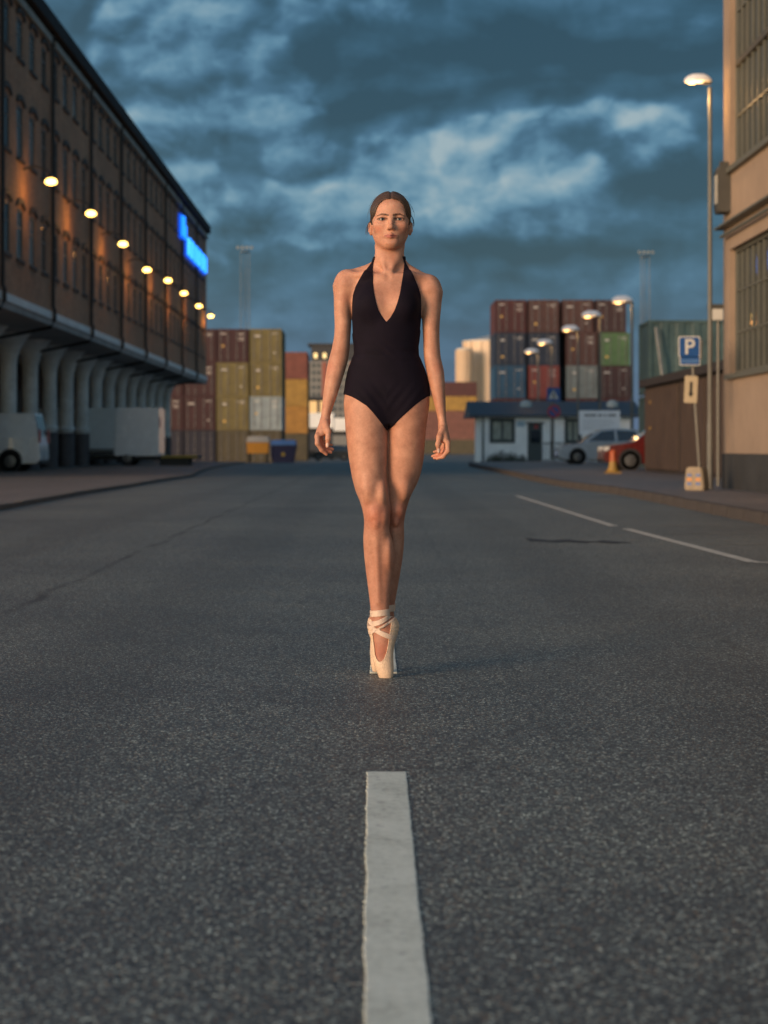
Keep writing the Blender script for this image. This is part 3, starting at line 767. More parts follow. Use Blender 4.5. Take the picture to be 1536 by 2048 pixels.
a, b_, c, d_ = hb(1033, 1050, 842, 853); m = MB(); m.box(a, b_, YH-.02, YH-.003, c, d_); wpart(m, 'wall_plate', mat('blue_plate', (.30, .42, .5), .5), hut)
for px_ in (966, 1131, 1182):
    m = MB(); m.box(gx(px_, YH)-.06, gx(px_, YH)+.06, YH-.10, YH-.003, wz0+.1, wz1-.08); wpart(m, 'downpipe', M_dkframe, hut)

# low dark shrubs along the hut wall and dark bushes by the yard gate
M_leaf = mat('dusk_leaf', (.045, .06, .032), .7, var=.35, scale=9)
M_twig = mat('twig', (.05, .038, .03), .8)
def shrub(loc, w, h, label, n=420, group=None):
    s_ = thing('shrub', label, 'shrub', loc, 0, group); m = MB()
    for i in range(n):
        a = random.uniform(0, 6.28); rr = w*.5*math.sqrt(random.random()); hz_ = h*(1-(rr/(w*.5))**2*.6)*random.uniform(.08, 1.0)*random.uniform(.7, 1.05)
        c = Vector((math.cos(a)*rr, math.sin(a)*rr*.7, hz_)); u = Vector((random.gauss(0, 1), random.gauss(0, 1), random.gauss(0, .7))).normalized()
        v_ = u.cross(Vector((random.gauss(0, 1), random.gauss(0, 1), random.gauss(0, 1)))).normalized(); l = random.uniform(.07, .14)
        m.quad(c, c + u*l*.5 + v_*l*.32, c + u*l, c + u*l*.5 - v_*l*.32)
    m.obj('foliage', M_leaf, s_, recalc=False)
    st_ = MB()
    for i in range(7):
        a = random.uniform(0, 6.28); st_.tube([(0, 0, 0), (math.cos(a)*w*.12, math.sin(a)*w*.1, h*.35), (math.cos(a)*w*.3, math.sin(a)*w*.22, h*.75)], [.03, .02, .008], 5)
    st_.obj('stems', M_twig, s_)
    return s_
for i, (px_, w_, h_) in enumerate(((988, 1.0, .85), (1006, 1.2, 1.05), (1024, 1.0, .9), (1042, .9, .7))):
    shrub((gx(px_, YH-.9), YH-.9, gz(YH-.9)), w_, h_, 'low dark shrub against the white hut wall, %s from the left' % ordl[i], group='shrubs along the hut')
# ------------------------------------------------------------------ street lamps on the right
M_pole = mat('galvanised_pole', (.14, .138, .122), .5, metal=.3, var=.15)
M_shell = mat('lamp_shell', (.80, .80, .80), .4, var=.08)
M_lens = mat('warm_lens', (.9, .7, .4), .3, var=0, emit=(1.0, .56, .20), estr=1.7)
def street_lamp(base, h, head_w, label, power, pr=1.0):
    x, y = base
    r_ = thing('street_lamp', label, 'street lamp', (x, y, .0 if x > 30 else .10), 0, 'street lamps on the right')
    m = MB(); m.lathe([(.09*pr, 0), (.09*pr, 1.1), (.07*pr, 1.2), (.055*pr, h-.12)], n=12); m.obj('pole', M_pole, r_, smooth=False)
    w = head_w
    m = MB(); N = 14; prof = []
    # domed shell reaching out towards the road, flat underneath
    m.lathe([(.02, .25), (.22, .235), (.36, .175), (.46, .08), (.50, .0), (.47, -.04)], n=24, sy=.62)
    o = m.obj('lamp_head', M_shell, r_, smooth=True); o.location = (-w*.42, 0, h); o.scale = (w, w*.8, w)
    m = MB(); m.lathe([(.02, -.12), (.10, -.11), (.16, -.08), (.185, -.041)], -.22, 0, 0, n=20, sy=.75)
    m.obj('lens', M_lens, o, smooth=True)
    m = MB(); m.box(.16, .46, -.10, .10, -.12, -.041); m.obj('gear_box', M_bar, o, bevel=.02)
    ld = bpy.data.lights.new('lamp_light', 'POINT'); ld.energy = power; ld.color = (1.0, .55, .2); ld.shadow_soft_size = .1
    lo = add('lamp_light', ld, r_); lo.location = (-w*.58, 0, h - .3)
    return r_
street_lamp((gx(1420, 31.6), 31.6), 7.18, .50, 'tall thin lit street lamp at the corner of the plastered building', 30, .62)
for i, (hpx, hy, ppx, Y) in enumerate(((1248, 602, 1264, 79), (1188, 631, 1200, 88), (1143, 659, 1156, 98.7), (1090, 686, 1103, 111), (1065, 704, 1075.5, 122))):
    h = CAM_Z + (HOR - hy)*Y/F_PX - .10
    street_lamp((gx(ppx, Y), Y), h, 1.0, 'lit street lamp with pale domed head, %s nearest of the receding row' % ordl[i], 25)

# ------------------------------------------------------------------ floodlight masts
def mast(px, Y, ytop, label, legs=3, n=4):
    x = gx(px, Y); zt = CAM_Z + (HOR - ytop)*Y/F_PX
    r_ = thing('floodlight_mast', label, 'mast', (x, Y, -.48)); zt += .48
    m = MB(); w = .42
    P = [(-w, -w*.6), (w, -w*.6), (0, w*.7)]
    for a in P:
        m = MB(); m.tube([(a[0], a[1], 0), (a[0]*.9, a[1]*.9, zt)], .038, 6); m.obj('leg', M_mast, r_)
    m = MB(); k_ = 0; z = 1.0
    while z < zt - 2.4:
        for i in range(3):
            a, b_ = P[i], P[(i+1) % 3]; m.tube([(a[0]*.95, a[1]*.95, z), (b_[0]*.95, b_[1]*.95, z+2.4)], .012, 4)
        z += 2.4
    m.obj('lattice', M_mast, r_); tag(r_.children[-1], kind='stuff')
    m = MB(); m.lathe([(.2, 0), (.5, .03), (.5, .08), (.2, .10)], 0, 0, zt-.1, 18); m.obj('platform', M_mast, r_)
    for i in range(n):
        xo = -.62 + 1.24*i/(n-1); m = MB(); m.lathe([(.05, .16), (.13, .05), (.155, 0), (.13, -.02)], xo, -.68, zt+.28, 12, axis='y'); o = m.obj('floodlight', M_mast, r_, smooth=True)
        m = MB(); m.lathe([(.12, -.025), (.12, -.022)], xo, -.68, zt+.28, 12, axis='y'); m.obj('lens', M_flood, o)
    return r_, zt
M_mast = mat('mast_steel', (.10, .125, .14), .5, var=.1)
M_flood = mat('floodlight_glass', (.26, .28, .28), .2, var=.1)
r_, zt = mast(490.5, 165, 503, 'slim lattice floodlight mast rising behind the left container stack')
m = MB(); m.lathe([(.06, .2), (.17, .06), (.20, 0), (.16, -.02)], -.55, -.4, zt*.36, 12, axis='y'); m.obj('floodlight', M_flood, r_)
mast(1290, 170, 512, 'slim floodlight mast rising behind the teal containers on the right', n=4)

# ------------------------------------------------------------------ storage tanks and far buildings
M_tank = mat('cream_tank', (.66, .50, .34), .55, var=.06, scale=.12)
M_tankroof = mat('tank_roof', (.5, .5, .47), .5)
def tank(pxl, pxr, ytop, ybot, Y, apex_dy, label):
    x = (gx(pxl, Y) + gx(pxr, Y))/2; rad = (gx(pxr, Y) - gx(pxl, Y))/2
    z1 = CAM_Z + (HOR - ytop)*Y/F_PX; ap = apex_dy*Y/F_PX
    r_ = thing('storage_tank', label, 'tank', (x, Y, -.5)); z1 += .5
    n = 40; m = MB(); m.lathe([(rad, 0), (rad, z1)], n=n); smooth_by_angle(m.obj('shell', M_tank, r_), .6)
    m = MB(); m.lathe([(rad*1.015, z1-.1), (rad*1.015, z1+.15), (rad*.98, z1+.16), (.3, z1+ap)], n=n); smooth_by_angle(m.obj('roof', M_tankroof, r_), .6)
    for zz in (.25, .5, .75):
        m = MB(); m.lathe([(rad+.02, z1*zz-.12), (rad+.09, z1*zz-.1), (rad+.09, z1*zz+.1), (rad+.02, z1*zz+.12)], n=n); m.obj('band', M_tank, r_)
    for k_ in range(7):
        a = R(200 + k_*22); m = MB(); m.box(rad+.02, rad+.30, -.16, .16, .5, z1-.2); o = m.obj('stiffener', M_tank, r_); o.rotation_euler = (0, 0, a)
    return r_
tank(925, 1045, 684, 0, 380, 14, 'large cream storage tank lit warm by the low sun, left of the tall container stack')
tank(913, 945, 699, 0, 372, 3, 'smaller pale storage tank standing in front of the left side of the large tank')
# apartment block far behind the single stack
M_apt = mat('apartment_grey', (.20, .20, .19), .8, var=.12, scale=.1)
M_apt_dark = mat('apartment_attic', (.045, .048, .055), .8)
M_apt_red = mat('apartment_red_panel', (.30, .10, .07), .8, var=.1)
M_apt_win = mat('apartment_window', (.05, .06, .07), .2, var=.2)
M_apt_lit = mat('apartment_lit_window', (.9, .7, .35), .5, var=0, emit=(1.0, .72, .32), estr=.7)
YA = 520.0
def arect(a, b_, c, d_): return gx(a, YA), gx(b_, YA), CAM_Z - (d_-HOR)*YA/F_PX, CAM_Z - (c-HOR)*YA/F_PX
x0, x1, z0, z1 = arect(606, 782, 722, 912)
ap = thing('apartment_block', 'distant grey apartment block with dark attic and reddish panels behind the person', 'building', (x0, YA, -.5))
m = MB(); m.box(x0, x1, YA, YA+16, -.5, z1); wpart(m, 'wall', M_apt, ap)
xa0, xa1, za0, za1 = arect(622, 770, 690, 722)
m = MB(); m.box(xa0, xa1, YA+.8, YA+15, z1+.003, za1); wpart(m, 'attic', M_apt_dark, ap)
m = MB(); m.box(xa0-1, xa1+1, YA+.2, YA+15.5, za1+.003, za1+.5); wpart(m, 'roof', M_apt_dark, ap)
for px_ in (644, 700, 752):
    a, b_, c, d_ = arect(px_, px_+9, 724, 850); m = MB(); m.box(a, b_, YA-.25, YA-.01, c, d_); wpart(m, 'red_panel', M_apt_red, ap)
for r_ in range(9):
    for px_ in (614, 625, 635, 656, 667, 678, 689, 712, 724, 736, 765, 774):
        a, b_, c, d_ = arect(px_, px_+5.5, 727+r_*14.5, 735+r_*14.5)
        m = MB(); m.box(a, b_, YA-.12, YA-.01, c, d_); wpart(m, 'window', M_apt_win, ap)
for px_ in (628, 646, 664, 686, 708):
    a, b_, c, d_ = arect(px_, px_+6, 706, 716); m = MB(); m.box(a, b_, YA+.66, YA+.79, c, d_); wpart(m, 'window', M_apt_lit if px_ in (628, 646) else M_apt_win, ap)
# low sheds with lit front, white trailer, parked cars at the far end of the road
M_warmwall = mat('lit_kiosk_wall', (.60, .42, .22), .7, var=.1, emit=(1.0, .60, .22), estr=.28)
YK = 240.0
def krect(a, b_, c, d_): return gx(a, YK), gx(b_, YK), CAM_Z - (d_-HOR)*YK/F_PX, CAM_Z - (c-HOR)*YK/F_PX
a, b_, c, d_ = krect(612, 664, 798, 840)
kk = thing('kiosk', 'small kiosk with warmly lit front far down the road left of the person', 'building', (a, YK, -.48))
m = MB(); m.box(a, b_, YK, YK+5, -.48, d_); wpart(m, 'wall', M_apt_dark, kk)
for (p, q) in ((614, 634), (640, 655)):
    e = krect(p, q, 802, 828); m = MB(); m.box(e[0], e[1], YK-.06, YK-.003, e[2], e[3]); wpart(m, 'lit_window', M_warmwall, kk)
m = MB(); m.box(a-.4, b_+.4, YK-.5, YK+5.4, d_+.003, d_+.3); wpart(m, 'roof', M_apt_dark, kk)
YT = 200.0
for (p, q, t0, t1, lab) in ((612, 668, 826, 856, 'white box trailer parked far down the road left of the person'), (664, 712, 836, 862, 'second white box trailer parked far down the road partly behind the person')):
    x0, x1 = gx(p, YT), gx(q, YT); zb, zt = CAM_Z - (t1-HOR)*YT/F_PX, CAM_Z - (t0-HOR)*YT/F_PX
    tr_ = thing('box_trailer', lab, 'trailer', (x0, YT, -.48))
    m = MB(); m.box(x0, x1, YT, YT+2.4, zb, zt); wpart(m, 'box', M_hut, tr_, bevel=.04)
    m = MB(); m.box(x0+.1, x1-.1, YT+.2, YT+2.2, zb-.5, zb-.003); wpart(m, 'chassis', M_iron, tr_)
    for xx in (x0+.7, x1-.7):
        m = MB(); m.lathe([(.5, 0), (.5, .35)], xx, YT+.05, .02, 14, axis='y'); wpart(m, 'wheel', M_iron, tr_)
    YT += 12

# ------------------------------------------------------------------ vehicles
M_tyre = mat('tyre', (.014, .014, .015), .8, var=.2)
M_rim = mat('rim', (.13, .13, .13), .4, metal=.6)
M_carglass = mat('car_glass', (.015, .020, .025), .05, var=0, spec=.9)
M_tail = mat('tail_light', (.35, .02, .02), .3, var=0)
M_head = mat('head_light', (.6, .62, .6), .15, var=0)
M_trim = mat('black_trim', (.018, .018, .02), .6)
def wheel(parent, x, y, z, r_, w, side=-1):
    m = MB(); m.lathe([(r_*.62, 0), (r_*.93, 0), (r_, .03), (r_, w-.03), (r_*.93, w), (r_*.62, w)], n=22, axis='y'); o = m.obj('tyre', M_tyre); 
    wr = thing('wheel', None, None); wr.parent = parent; wr.location = (x, y, z)
    o.parent = wr; o.location = (0, 0, 0)
    m = MB(); m.lathe([(r_*.10, side*.02 + (0 if side < 0 else w)), (r_*.6, side*.005 + (0 if side < 0 else w)), (r_*.62, (.05 if side < 0 else w-.05))], n=14, axis='y'); o = m.obj('rim', M_rim); o.parent = wr
def loft_body(prof_low, prof_top, half, tumble, name, m_, parent, inset=.0, arches=()):
    """car shell from side outlines: sill-to-belt slab plus a narrowing cabin; x along the car, y across"""
    q = MB()
    return q
def car(name, label, cat, loc, rz, paint, body, cabin, glass_side, wheels, width, wr=.31, group=None, tail=None, head=None):
    r_ = thing(name, label, cat, loc, rz, group); hw = width/2
    # body shell: outline in x-z with wheel arches cut, extruded and rounded
    m = MB(); m.prism(body, -hw, hw, 'xz'); smooth_by_angle(m.obj('body', paint, r_, bevel=.05), .5)
    # cabin: outline lofted inwards towards the roof
    q = MB(); zb = min(p[1] for p in cabin); zt = max(p[1] for p in cabin)
    def yin(z): return hw - .03 - (z - zb)/(zt - zb)*.17
    n = len(cabin)
    for s in (-1, 1): q.poly([(p[0], s*yin(p[1]), p[1]) for p in cabin])
    for i in range(n):
        a, b_ = cabin[i], cabin[(i+1) % n]; q.quad((a[0], -yin(a[1]), a[1]), (b_[0], -yin(b_[1]), b_[1]), (b_[0], yin(b_[1]), b_[1]), (a[0], yin(a[1]), a[1]))
    smooth_by_angle(q.obj('cabin', paint, r_, bevel=.03), .5)
    for pane in glass_side:
        for s in (-1, 1):
            q = MB(); q.poly([(p[0], s*(yin(p[1])+.006), p[1]) for p in pane]); q.obj('side_window', M_carglass, r_, recalc=False)
    ends = sorted(cabin, key=lambda p: p[0])
    for (a, b_) in ((cabin[0], cabin[1]), (cabin[-2], cabin[-1])):
        lo, hi = (a, b_) if a[1] < b_[1] else (b_, a); dx = hi[0]-lo[0]
        u, v = .10, .90
        pl = (lo[0]+dx*u, lo[1]+(hi[1]-lo[1])*u); ph = (lo[0]+dx*v, lo[1]+(hi[1]-lo[1])*v)
        sx_ = -.012 if lo[0] < (ends[0][0]+ends[-1][0])/2 else .012
        q = MB(); q.quad((pl[0]+sx_, -yin(pl[1])+.06, pl[1]), (pl[0]+sx_, yin(pl[1])-.06, pl[1]), (ph[0]+sx_, yin(ph[1])-.06, ph[1]+.006), (ph[0]+sx_, -yin(ph[1])+.06, ph[1]+.006)); q.obj('windscreen', M_carglass, r_, recalc=False)
    for x in wheels:
        wheel(r_, x, -hw-.012, wr, wr, .2, -1); wheel(r_, x, hw-.188, wr, wr, .2, 1)
        for s in (-1, 1):
            q = MB(); q.lathe([(wr*1.17, -.012), (wr*1.17, .012)], x, s*hw, wr+.02, 20, axis='y'); q.obj('wheel_arch', M_trim, r_)
    if tail:
        for s in (-1, 1):
            q = MB(); q.box(tail[0]-.03, tail[0]+.012, s*(hw-.10)-.09, s*(hw-.10)+.105, tail[1], tail[2]); q.obj('tail_light', M_tail, r_)
    if head:
        for s in (-1, 1):
            q = MB(); q.box(head[0]-.012, head[0]+.16, s*(hw-.16)-.15, s*(hw-.16)+.155, head[1], head[2]); q.obj('headlight', M_head, r_, bevel=.02)
    q = MB(); xs_ = [p[0] for p in body]; q.box(min(xs_)-.015, max(xs_)+.015, -hw+.12, hw-.12, .24, .36); q.obj('bumper', M_trim, r_, bevel=.03)
    return r_
P_white = mat('white_car_paint', (.80, .80, .79), .25, var=.04, coat=.5)
P_silver = mat('silver_car_paint', (.40, .44, .47), .25, var=.04, coat=.6)
P_red = mat('red_car_paint', (.095, .012, .011), .25, var=.06, coat=.6)
P_dark = mat('dark_car_paint', (.025, .028, .034), .25, var=.06, coat=.6)
hatch_body = [(0, .30), (.02, .62), (.22, .76), (1.15, .90), (4.1, .95), (4.22, .62), (4.2, .28), (3.9, .20), (.3, .20)]
hatch_cab = [(.95, .90), (1.75, 1.42), (2.3, 1.50), (3.3, 1.46), (4.08, .93)]
hatch_glass = [[(1.25, .96), (1.82, 1.37), (2.35, 1.42), (2.38, .96)], [(2.48, .96), (2.46, 1.42), (3.2, 1.38), (3.62, .98)]]
car('parked_car', 'silver white hatchback parked behind the red car, seen from the side', 'car', (gx(1116, 74.5), 75.4, .12), 0, P_silver, hatch_body, hatch_cab, hatch_glass, (.82, 3.35), 1.72, group='parked cars on the right', head=(.03, .60, .74))
car('parked_car', 'red hatchback with its front sticking out past the brown shed', 'car', (gx(1208, 55.8), 56.7, .12), 0, P_red, hatch_body, hatch_cab, hatch_glass, (.82, 3.35), 1.72, group='parked cars on the right', head=(.03, .60, .74))
for i, (px_, Y, lab) in enumerate(((640, 176, 'dark car parked far down the road left of the person, nearer of two'), (668, 188, 'dark car parked far down the road close behind the hand of the person'))):
    car('parked_car', lab, 'car', (gx(px_-20, Y), Y, -.48), 0, P_dark, hatch_body, hatch_cab, hatch_glass, (.82, 3.35), 1.72, group='dark cars at the far end of the road')
# white van at the left edge, rear end to the right
van_body = [(0, .30), (0, .75), (.25, .95), (1.05, 1.10), (4.38, 1.12), (4.42, .45), (4.36, .26), (.2, .22)]
van_cab = [(.9, 1.05), (1.62, 1.74), (2.1, 1.84), (4.22, 1.86), (4.38, 1.08)]
van_glass = [[(1.22, 1.12), (1.70, 1.66), (2.25, 1.72), (2.25, 1.12)]]
v_ = car('delivery_van', 'white delivery van cut by the left edge, its rear with red lights turned right', 'van', (gx(80, 57.2) - 4.42, 58.0, PZ_L), 0, P_white, van_body, van_cab, van_glass, (.85, 3.48), 1.74, wr=.33, tail=(4.42, .92, 1.35))
m = MB()
for k_ in range(24):
    a = 2*math.pi*k_/24
m.lathe([(.34, -.006), (.34, 0)], 2.75, -.805, 1.42, 24, axis='y'); m.obj('round_decal', mat('grey_decal', (.30, .31, .31), .4), v_)
# box truck with tail lift
tk = thing('box_truck', 'white box truck parked between the columns with its tail lift lowered flat', 'truck', (gx(318, 75.2), 75.2, PZ_L))
m = MB(); m.box(-5.6, -1.84, 0, 2.1, .42, 2.40); m.obj('front_box', mat('shaded_box_panel', (.62, .65, .65), .6, var=.05), tk, bevel=.03)  # same white box, its shaded part given a greyer colour
m = MB(); m.box(-1.83, 0, -.02, 2.12, .40, 2.42); m.obj('rear_box', P_white, tk, bevel=.03)
m = MB(); m.box(-7.4, -5.62, .1, 2.0, .5, 1.5); m.box(-6.9, -5.62, .1, 2.0, 1.5, 2.2); m.obj('cab', P_white, tk, bevel=.08)
m = MB(); m.box(-7.0, -.1, .25, 1.85, .25, .398); m.obj('chassis', M_iron, tk)
m = MB(); m.box(-3.1, -1.88, -.05, -.004, .44, .60); m.box(-3.1, -1.88, -.05, -.004, .64, .70); m.obj('side_guard', M_trim, tk)
for x in (-6.5, -1.35): wheel(tk, x, -.01, .33, .33, .26, -1); wheel(tk, x, 1.86, .33, .33, .26, 1)
M_yel = mat('yellow_edge', (.40, .27, .03), .6, var=.15)
m = MB(); m.box(.06, 1.62, .1, 2.0, .30, .42); m.obj('tail_lift', M_trim, tk)
m = MB(); m.box(.08, 1.60, .07, .097, .33, .43); m.obj('lift_edge', M_yel, tk)
for yy in (.2, 1.6):
    m = MB(); m.box(.0, 1.2, yy, yy+.3, .0, .29); m.obj('lift_support', M_iron, tk)
M_red_refl = mat('red_marker', (.4, .03, .03), .3, var=0)
m = MB(); m.box(.004, .05, .0, .12, 1.6, 2.0); m.obj('tail_marker', M_red_refl, tk)

# ------------------------------------------------------------------ skip and grit bin before the left stack
M_skipblue = mat('blue_skip_steel', (.016, .016, .055), .55, var=.25)
M_skiplid = mat('blue_skip_lid', (.09, .22, .52), .5, var=.15)
Y = 126.0; x0, x1 = gx(540, Y), gx(593, Y)
sk = thing('waste_skip', 'dark blue waste skip with lighter blue lid before the container stack', 'skip', (x0, Y, gz(Y)))
w_ = x1 - x0
m = MB(); m.prism([(.18, .12), (w_-.22, .12), (w_, 1.35), (0, 1.35)], 0, 1.6, 'xz'); m.obj('body', M_skipblue, sk, bevel=.03)
m = MB(); m.prism([(.02, 1.355), (w_-.02, 1.355), (w_-.1, 1.72), (.1, 1.72)], -.04, 1.64, 'xz'); m.obj('lid', M_skiplid, sk, bevel=.04)
for xx in (.08, w_-.16): 
    m = MB(); m.box(xx, xx+.08, -.06, -.002, .4, 1.3); m.obj('rib', M_skipblue, sk)
m = MB(); m.box(.2, .5, .2, 1.4, 0, .118); m.obj('foot', M_iron, sk); m = MB(); m.box(w_-.55, w_-.25, .2, 1.4, 0, .118); m.obj('foot', M_iron, sk)
m = MB(); m.lathe([(.14, 0), (.14, .01)], w_/2, -.012, .72, 12, axis='y'); m.obj('sticker', M_yel, sk)
x0, x1 = gx(493, Y), gx(538, Y); w_ = x1-x0
gb = thing('grit_bin', 'orange bin with pale lid standing on legs before the olive containers', 'bin', (x0, Y, gz(Y)))
m = MB(); m.prism([(.06, .78), (w_-.06, .78), (w_, 1.55), (0, 1.55)], 0, 1.1, 'xz'); m.obj('body', mat('orange_plastic', (.62, .27, .03), .5, var=.1), gb, bevel=.03)
m = MB(); m.prism([(-.04, 1.555), (w_+.04, 1.555), (w_-.1, 1.98), (.1, 1.98)], -.05, 1.15, 'xz'); m.obj('lid', mat('pale_plastic', (.48, .46, .42), .5, var=.1), gb, bevel=.04)
for xx, yy in ((.1, .05), (w_-.2, .05), (.1, .95), (w_-.2, .95)): 
    m = MB(); m.box(xx, xx+.1, yy, yy+.1, 0, .778); m.obj('leg', M_iron, gb)

# ------------------------------------------------------------------ signs on the right
def text_mesh(s, size, m_, name, depth=.003):
    cu = bpy.data.curves.new(name, 'FONT'); cu.body = s; cu.size = size; cu.align_x = 'CENTER'; cu.align_y = 'CENTER'; cu.extrude = depth; cu.offset = .012*size
    o = bpy.data.objects.new(name, cu); C.objects.link(o)
    dg = bpy.context.evaluated_depsgraph_get(); me = bpy.data.meshes.new_from_object(o.evaluated_get(dg))
    bpy.data.objects.remove(o, do_unlink=True); me.materials.clear(); me.materials.append(m_); return me
M_sblue = mat('sign_blue', (.010, .070, .24), .4, var=.05)
M_swhite = mat('sign_white', (.58, .57, .52), .45, var=.06)
M_sred = mat('sign_red', (.40, .02, .025), .4, var=.05)
M_sblack = mat('sign_black', (.015, .015, .016), .5, var=0)
M_syellow = mat('cream_sign', (.46, .38, .25), .5, var=.06)
def plate(parent, name, w, h, y0, y1, m_, loc=(0, 0, 0), rad=.03):
    pts = []
    for cx, cz, a0 in ((w/2-rad, h/2-rad, 0), (-w/2+rad, h/2-rad, 90), (-w/2+rad, -h/2+rad, 180), (w/2-rad, -h/2+rad, 270)):
        for k_ in range(5): a = R(a0 + k_*22.5); pts.append((cx+math.cos(a)*rad, cz+math.sin(a)*rad))
    m = MB(); m.prism(pts, y0, y1, 'xz'); o = m.obj(name, m_, parent); o.location = loc; return o
YP = 30.6
bx_, by_ = gx(1394, YP), YP
ps = thing('parking_sign', 'leaning blue parking sign with white P and cream arrow plate on a concrete foot', 'sign', (bx_, by_, .12))
zc = lambda py: CAM_Z - (py - HOR)*YP/F_PX - .12
lx = lambda px_: gx(px_, YP) - bx_
m = MB(); m.tube([(lx(1399), .02, .40), (lx(1386), .02, zc(735)), (lx(1383), .02, zc(675))], .024, 8); m.obj('post', M_pole, ps)
p_ = plate(ps, 'sign_panel', .37, .36, -.012, .0, M_swhite, (lx(1378), -.03, zc(694)))
plate(p_, 'blue_field', .335, .325, -.016, -.0125, M_sblue)
o = add('letter', text_mesh('P', .36, M_swhite, 'letter'), p_, (.0, -.019, -.01)); o.rotation_euler = (R(90), 0, 0)
p2 = plate(ps, 'sub_panel', .35, .155, -.012, .0, M_swhite, (lx(1379), -.03, zc(722)), .02)
plate(p2, 'blue_field', .32, .125, -.016, -.0125, M_sblue, rad=.015)
for k_ in range(7):
    m = MB(); m.box(-.14+.042*k_, -.118+.042*k_, -.019, -.0165, -.03, .03); m.obj('small_print', mat('faint_print', (.10, .22, .45), .5, var=0), p2)
p3 = plate(ps, 'arrow_plate', .22, .46, -.012, .0, M_syellow, (lx(1381), -.03, zc(779)), .02)
p3.rotation_euler = (0, R(2.5), 0)
m = MB(); m.box(-.022, .022, -.016, -.0125, -.07, .13); m.obj('arrow_shaft', M_sblack, p3)
m = MB(); m.prism([(-.045, -.06), (.045, -.06), (0, -.14)], -.016, -.0125, 'xz'); m.obj('arrow_head', M_sblack, p3)
p4 = plate(ps, 'side_panel', .40, .34, -.006, .006, M_swhite, (lx(1399), .16, zc(694)), .02); p4.rotation_euler = (0, R(8), R(58))
m = MB()
m.prism([(-.20, 0), (.20, 0), (.20, .10), (.165, .40), (.13, .43), (-.13, .43), (-.165, .40), (-.20, .10)], -.17, .17, 'xz')
ft = m.obj('foot', mat('cream_concrete', (.30, .24, .165), .8, var=.12, scale=5, bump=.2, bscale=60), ps, bevel=.02); ft.rotation_euler = (0, 0, R(-32)); ft.scale = (.86, .86, .92)
M_orange = mat('orange_reflector', (.55, .20, .03), .5, var=0)
for zz, mm_ in ((.12, M_sblue), (.20, M_orange), (.28, M_sblue)):
    for s in (-1, 1):
        m = MB(); m.box(s*.09-.05, s*.09+.05, -.176, -.1715, zz-.025, zz+.025); m.obj('reflector', mm_, ft)
    m = MB(); m.box(-.205, -.1985, -.05, .05, zz-.025, zz+.025); m.obj('reflector', mm_, ft)
# crossing and no-parking signs on one post
YS_ = 84.0
cs = thing('crossing_sign', 'square blue pedestrian crossing sign above a round red and blue sign on one post', 'sign', (gx(1107, YS_), YS_, .0))
zs_ = lambda py: CAM_Z - (py - HOR)*YS_/F_PX
m = MB(); m.tube([(0, .03, 0), (0, .03, zs_(776))], .035, 8); m.obj('post', M_pole, cs)
c1 = plate(cs, 'crossing_panel', .64, .64, -.012, .0, M_sblue, (0, -.01, zs_(789)), .05)
m = MB(); m.prism([(-.23, -.2), (.23, -.2), (0, .22)], -.017, -.0125, 'xz'); m.obj('white_triangle', M_swhite, c1)
m = MB(); m.prism([(-.09, -.17), (-.03, -.04), (-.05, .05), (.03, .06), (.05, -.03), (.10, -.16), (.05, -.17), (0, -.06), (-.04, -.17)], -.021, -.0175, 'xz'); m.lathe([(.035, -.021), (.035, -.0175)], 0, 0, .10, 10, axis='y'); m.obj('walking_figure', M_sblack, c1)
m = MB(); m.lathe([(.31, 0), (.31, -.012)], n=28, axis='y'); c2 = m.obj('round_panel', M_sred, cs); c2.location = (.02, -.01, zs_(823))
m = MB(); m.lathe([(.235, -.0125), (.235, -.016)], n=28, axis='y'); m.obj('blue_disc', M_sblue, c2)
m = MB(); m.prism([(-.19, .13), (-.13, .19), (.19, -.13), (.13, -.19)], -.020, -.0165, 'xz'); m.obj('red_bar', M_sred, c2)
# information board on two posts
YI = 84.5; x0, x1 = gx(1158, YI), gx(1240, YI)
ib = thing('information_board', 'white information board with grey lines of text on two posts by the parked cars', 'board', ((x0+x1)/2, YI, .0))
zi = lambda py: CAM_Z - (py - HOR)*YI/F_PX
bw_, bh_ = x1-x0, zi(821)-zi(869)
bd = plate(ib, 'board', bw_, bh_, -.03, 0, mat('board_white', (.84, .85, .86), .5, var=.04), (0, 0, (zi(821)+zi(869))/2), .02)
M_print = mat('grey_print', (.16, .17, .18), .5, var=0)
xx = -bw_*.36
while xx < bw_*.36:
    l = random.uniform(.05, .13); m = MB(); m.box(xx, xx+l, -.034, -.0305, bh_*.24, bh_*.36); m.obj('print', M_print, bd); xx += l + random.choice((.03, .03, .09))
for r_ in range(4):
    m = MB(); m.box(-bw_*.42, bw_*random.uniform(.15, .42), -.034, -.0305, bh_*(.08-.12*r_)-.012, bh_*(.08-.12*r_)+.014); m.obj('print', mat('faint_grey_print', (.34, .36, .37), .5, var=0), bd)
for s in (-1, 1):
    m = MB(); m.tube([(s*bw_*.46, .05, 0), (s*bw_*.46, .05, zi(818))], .04, 8); m.obj('post', M_bar, ib)
